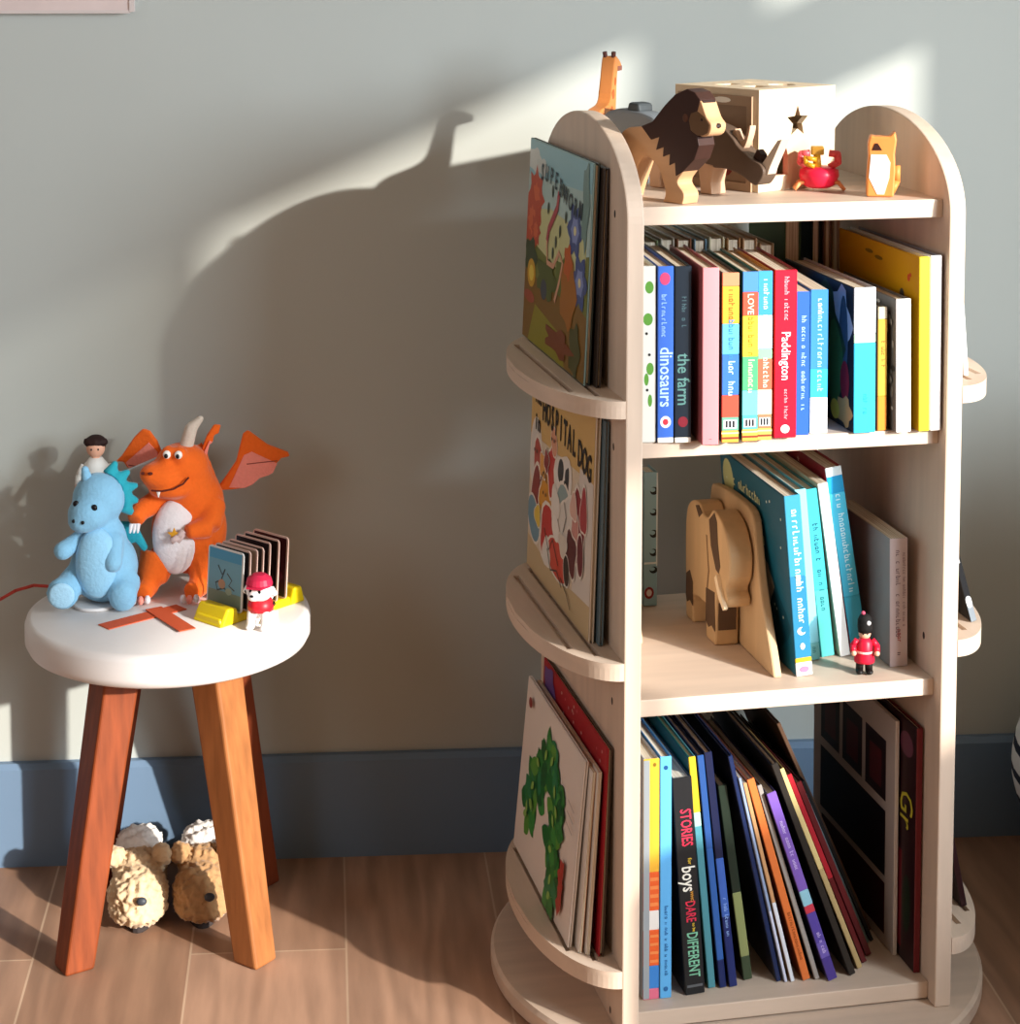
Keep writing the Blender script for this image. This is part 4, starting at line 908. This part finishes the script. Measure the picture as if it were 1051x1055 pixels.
# little doll behind the blue dragon
dl = thing('toy_doll', 'small dark-haired toy doll in white shirt and grey-blue overalls behind the blue dragon', 'doll', (-.808, .262, SZ))
sk = mat('#e0ab90', .5)
for s in (-1, 1):
    c = MB(); c.cone((s * .0085, 0, 0), (s * .0075, 0, .085), .0078, .0082, 14); c.ell((s * .0085, -.004, .004), (.0075, .011, .004), 12); c.build('leg', mat('#6d8f9c', .6), dl, smooth=True)
c = MB(); c.lathe([(.0145, .0), (.0165, .02), (.0150, .060), (.0165, .078), (.0085, .088), (.0, .088)], 20, (0, 0, .082)); c.build('torso', mat('#dfe0dc', .6), dl, smooth=True)
c = MB(); c.lathe([(.0153, .0), (.0173, .02), (.0160, .058), (.0160, .062), (.0, .062)], 20, (0, 0, .081)); c.build('overalls', mat('#6f93a0', .6), dl, smooth=True)
for s in (-1, 1):
    c = MB(); c.tube([(s * .0150, 0, .160), (s * .0215, -.004, .146), (s * .0215, -.014, .136)], .0050, 12); a = c.build('arm', mat('#dfe0dc', .6), dl, smooth=True)
    c = MB(); c.ell((s * .0215, -.0165, .1345), (.0046, .0046, .0046), 12); c.build('hand', sk, a, smooth=True)
c = MB(); c.cone((0, 0, .166), (0, 0, .176), .0055, .0055, 12); c.ell((0, 0, .1830), (.0125, .0120, .0135), 20); hd = c.build('head', sk, dl, smooth=True)
c = MB()
for s in (-1, 1): c.ell((s * .0045, -.0112, .1830), (.0012, .0010, .0016), 8)
c.build('eye', ink, hd)
c = MB(); c.ell((0, .0025, .1895), (.0143, .0138, .0105), 20); c.ell((0, .006, .184), (.0133, .010, .012), 16)
for k in range(11):
    q = math.pi * k / 10; c.ell((.0125 * math.cos(q), -.0085 * math.sin(q) + .001, .1900 + .002 * (k % 2)), (.0042, .0042, .0044), 10)
blob(c, 'hair', mat('#2a1614', .7, .2, 200, .4), hd, .0016, 2)

# ------------------------------------------------------------------ cards, holder, puppy, ribbons
ax = Vector((.712, .702, 0)); px = Vector((.702, -.712, 0))       # along the row of cards / across it
hold = thing('card_holder', 'bright yellow plastic card holder near the stool edge', 'card holder', (-.653, .0835, SZ), (0, 0, math.atan2(ax.y, ax.x)))
yel = mat('#e2c818', .35)
c = MB(); c.prism([(-.026, 0), (.026, 0), (.022, .010), (-.022, .010)], .0, .140, 'yz'); c.build('base', yel, hold, bevel=.002)
for x in (0.0, .062, .118):
    c = MB(); c.prism([(x, .0), (x + .026, 0), (x + .020, .022), (x + .006, .022)] if x else [(-.002, 0), (.030, 0), (.026, .020), (.010, .022)], -.027, .027, 'xz'); c.build('ridge', yel, hold, bevel=.003, seg=3)
cards = [('#6f9aa8', 'front picture card with blue-grey drawing in the yellow holder'), ('#20242a', 'dark photo card right behind the blue-grey drawing card'), ('#a08a78', 'tan photo card, third in the yellow holder'), ('#3a3836', 'charcoal photo card, fourth in the yellow holder'),
         ('#1a1013', 'black photo card, fifth in the yellow holder'), ('#14090c', 'black photo card with pink edge, sixth in the yellow holder'), ('#3a0f16', 'maroon photo card, last in the yellow holder')]
xs = [.0325, .044, .0555, .067, .0785, .093, .109]
for k, ((colr, lab), xx) in enumerate(zip(cards, xs)):
    base = Vector((-.653, .0835, SZ + .0225 if k not in (0,) else SZ + .0105)) + ax * xx + px * -.006
    base.z = SZ + (.0105 if not (.062 <= xx <= .09 or xx > .116) else .0225)
    cd = thing('picture_card', lab, 'card', base, (R(-4), 0, math.atan2(px.y, px.x)), 'picture cards in the yellow holder')
    w, h = .066, .076 + .004 * (k > 3) - (.012 if base.z > SZ + .02 else 0)
    rr_ = .005; pts = []
    for cx_, cz_, a0 in ((w / 2 - rr_, rr_, -90), (w / 2 - rr_, h - rr_, 0), (-w / 2 + rr_, h - rr_, 90), (-w / 2 + rr_, rr_, 180)):
        for q in range(5): pts.append((cx_ + rr_ * math.cos(R(a0 + q * 22.5)), cz_ + rr_ * math.sin(R(a0 + q * 22.5))))
    c = MB(); c.prism(pts, 0, .0016, 'xz'); c.build('card', mat('#d9b9ac' if k else '#d8d6d2', .4), cd)
    a = Art(w, h); a.rect(.04, .03, .96, .97, colr)
    if k == 0:
        a.rect(.04, .80, .96, .97, '#4f8fae'); a.rect(.04, .03, .96, .28, '#7a8672')
        a.stroke([(.3, .70), (.42, .56), (.5, .66), (.40, .46), (.25, .40), (.3, .28), (.5, .34), (.66, .24)], .0022, '#3f4a4a'); a.stroke([(.56, .60), (.70, .50), (.62, .40), (.78, .34)], .0018, '#4a4438')
        a.disc(.42, .40, .10, .08, '#b08a6c'); a.disc(.62, .30, .09, .06, '#93a08c')
    else:
        rz = random.Random(k); a.disc(.6, .35, .25, .22, ['#4a3c34', '#6d5a4a', '#55504a', '#2c1c20', '#33222a', '#5c2430'][k - 1], wob=.2); a.rect(.04, .03, .96, .14, '#2a2220')
    a.place(cd, frame((-w / 2, -.0001, 0), (1, 0, 0), (0, 0, 1)))

pu = thing('toy_puppy', 'tiny white toy puppy with red cap and vest at the stool edge', 'toy figure', (-.586, .066, SZ), (0, 0, -.35))
wm, rm = mat('#ece6e2', .45), mat('#d0202c', .4)
c = MB()
c.ell((0, .004, .027), (.014, .016, .016), 18); c.ell((0, -.006, .0485), (.0165, .0145, .0135), 18); c.ell((-.002, -.0175, .0445), (.0085, .0075, .0065), 14)
for s in (-1, 1):
    c.cone((s * .009, -.008, .024), (s * .0095, -.010, .003), .0055, .0058, 12); c.ell((s * .0095, -.0125, .0038), (.0062, .0075, .0038), 12); c.cone((s * .011, .012, .018), (s * .0125, .012, .003), .007, .0064, 12); c.ell((s * .0125, .009, .0038), (.0066, .0085, .0038), 12)
    c.cone((s * .014, -.002, .052), (s * .021, -.002, .043), .005, .0035, 10)
c.cone((0, .018, .022), (.006, .028, .034), .004, .002, 10)
blob(c, 'body', wm, pu, .0018, 3)
c = MB(); c.lathe([(.0158, .0), (.0168, .003), (.0150, .010), (.008, .0150), (.0, .016)], 22, (0, -.004, .0545)); c.prism([(-.013, -.012), (.013, -.012), (.010, -.023), (-.010, -.023)], .0545, .0565, 'xy'); c.build('cap', mat('#c8284a', .4), pu, smooth=False)
c = MB(); c.lathe([(.0158, .0), (.0165, .006), (.0140, .014), (.0115, .015)], 22, (0, .000, .0225)); c.build('vest', rm, pu, smooth=True)
c = MB()
for s in (-1, 1): c.ell((s * .006, -.0190, .0515), (.0020, .0014, .0028), 8)
c.ell((-.002, -.0248, .0468), (.0026, .0016, .0018), 8); c.build('eye', ink, pu).name = 'face_marks'
c = MB()
for p in ((.013, .002, .030), (-.010, .012, .034), (.010, .016, .026), (-.0165, -.004, .046)): c.ell(p, (.0036, .0036, .0036), 8)
c.build('spot', ink, pu).name = 'coat_pattern'

rib = mat('#c9552f', .7)
def strip(label, pts, w):
    r = thing('ribbon_strip', label, 'ribbon', (pts[0][0], pts[0][1], SZ), group=None)
    d = (Vector(pts[1]) - Vector(pts[0])); n = Vector((-d.y, d.x)).normalized() * w / 2
    c = MB(); q = [Vector((0, 0)) + n, Vector((0, 0)) - n, Vector((d.x, d.y)) - n, Vector((d.x, d.y)) + n]
    c.prism([(p.x, p.y) for p in q], .0002, .0014, 'xy'); c.build('strip', rib, r)
    return r
strip('flat orange ribbon strip crossing the stool top towards its rim', [(-.7815, .0790), (-.690, .1500)], .024)
r2 = strip('flat orange ribbon strip running from the orange dragon to the card holder', [(-.725, .1430), (-.676, .0560)], .022); r2.location.z += .0015
cord = thing('cord', 'thin red cord trailing off the stool behind the blue dragon', 'cord', (-.83, .215, SZ))
c = MB(); c.tube([(.025, .0, .003), (-.0, .010, .0032), (-.030, .022, .0034), (-.060, .032, .0030), (-.085, .040, -.006), (-.110, .048, -.022), (-.140, .052, -.042), (-.22, .056, -.090), (-.40, .060, -.20)], .0022, 8)
c.build('wire', mat('#c2453a', .5), cord, smooth=True)

# ------------------------------------------------------------------ woolly slippers under the stool
tan, brown = plush('#c8a47c'), plush('#8c6844')
def slipper(label, x, y, rz, m, m2):
    s = thing('slipper', label, 'slipper', (x, y, .004), (0, 0, rz), 'woolly slippers under the stool')
    c = MB()
    c.ell((0, .004, .036), (.039, .043, .036), 24); c.ell((0, .075, .030), (.035, .060, .028), 24); c.ell((0, .130, .026), (.031, .040, .022), 24); c.ell((0, -.004, .022), (.037, .040, .020), 24)
    c.ell((0, .036, .058), (.034, .034, .024), 20)
    blob(c, 'upper', m, s, .0030, 2, .013)
    c = MB(); c.prism([(.027 * math.cos(a), .066 + .092 * math.sin(a)) for a in [2 * math.pi * k / 28 for k in range(28)]], -.004, .004, 'xy'); c.build('sole', mat('#3a3230', .9), s, bevel=.001)
    for q in (-1, 1):
        c = MB(); c.ell((q * .030, .026, .076), (.014, .010, .015), 16); blob(c, 'ear', m, s, .0022, 1, .008)
    c = MB(); c.ell((0, .070, .074), (.031, .030, .022), 20); blob(c, 'lining', plush('#e9e3dc'), s, .003, 1, .013)
    c = MB(); c.ell((m2, -.0415, .046), (.0070, .0050, .0055), 14); c.build('nose', mat('#3c4048', .5), s, smooth=True)
    return s
slipper('pale tan woolly slipper with a bear nose beside the front wooden leg', -.7500, .150, R(3), plush('#d9bd98'), .006)
slipper('brown woolly slipper tucked behind the second front leg', -.6668, .156, R(1), plush('#b48c62'), .010)
# ------------------------------------------------------------------ light and camera
AZ, EL = R(44.5), R(17.75)
sun = bpy.data.lights.new('sun', 'SUN'); sun.energy = 7.0; sun.angle = R(1.1); sun.color = (1.0, .93, .84)
so_ = bpy.data.objects.new('sun', sun); col.objects.link(so_)
d = Vector((-math.sin(AZ) * math.cos(EL), math.cos(AZ) * math.cos(EL), -math.sin(EL)))
so_.rotation_euler = d.to_track_quat('-Z', 'Y').to_euler(); so_.location = (3, -3, 3)
def sky_window(name, y0, y1, z0, z1, power):
    l = bpy.data.lights.new(name, 'AREA'); l.shape = 'RECTANGLE'; l.size = y1 - y0; l.size_y = z1 - z0; l.energy = power; l.color = (.82, .92, 1.0)
    o = bpy.data.objects.new(name, l); col.objects.link(o); o.location = (WX - .01, (y0 + y1) / 2, (z0 + z1) / 2)
    o.rotation_euler = Vector((-1, 0.0, 0)).to_track_quat('-Z', 'Y').to_euler()
sky_window('skylight_sash', -2.08, -1.468, 1.05, 1.95, 86)
sky_window('skylight_door', -2.86, -2.10, .9, 1.95, 62)
l = bpy.data.lights.new('added_left_fill', 'AREA'); l.shape = 'RECTANGLE'; l.size = 1.2; l.size_y = 1.15; l.energy = 12; l.color = (.95, .97, 1.0)  # fill light added on the left, no such window known
o = bpy.data.objects.new('added_left_fill', l); col.objects.link(o); o.location = (-2.19, -1.6, 1.525); o.rotation_euler = Vector((1, 0, 0)).to_track_quat('-Z', 'Y').to_euler()
wd = bpy.data.worlds.new('room_air'); scene.world = wd; wd.use_nodes = True
wd.node_tree.nodes['Background'].inputs['Color'].default_value = (.95, .97, 1.0, 1)
wd.node_tree.nodes['Background'].inputs['Strength'].default_value = .35

cam = bpy.data.cameras.new('camera'); co = bpy.data.objects.new('camera', cam); col.objects.link(co)
co.location = (-.5061, -2.4672, 1.2743); co.rotation_euler = (math.pi / 2 - .0830, 0, -.07213)
cam.sensor_fit = 'HORIZONTAL'; cam.sensor_width = 36; cam.lens = 36 * 2136.87 / 1051
cam.shift_x = (525.5 - 485.84) / 1051; cam.shift_y = -(527.5 - 114.16) / 1051
cam.clip_start = .05
scene.camera = co
vs = scene.view_settings; vs.view_transform = 'Standard'; vs.look = 'None'; vs.exposure = 0.0; vs.gamma = 1.0; vs.use_curve_mapping = False
scene.cycles.max_bounces = 6
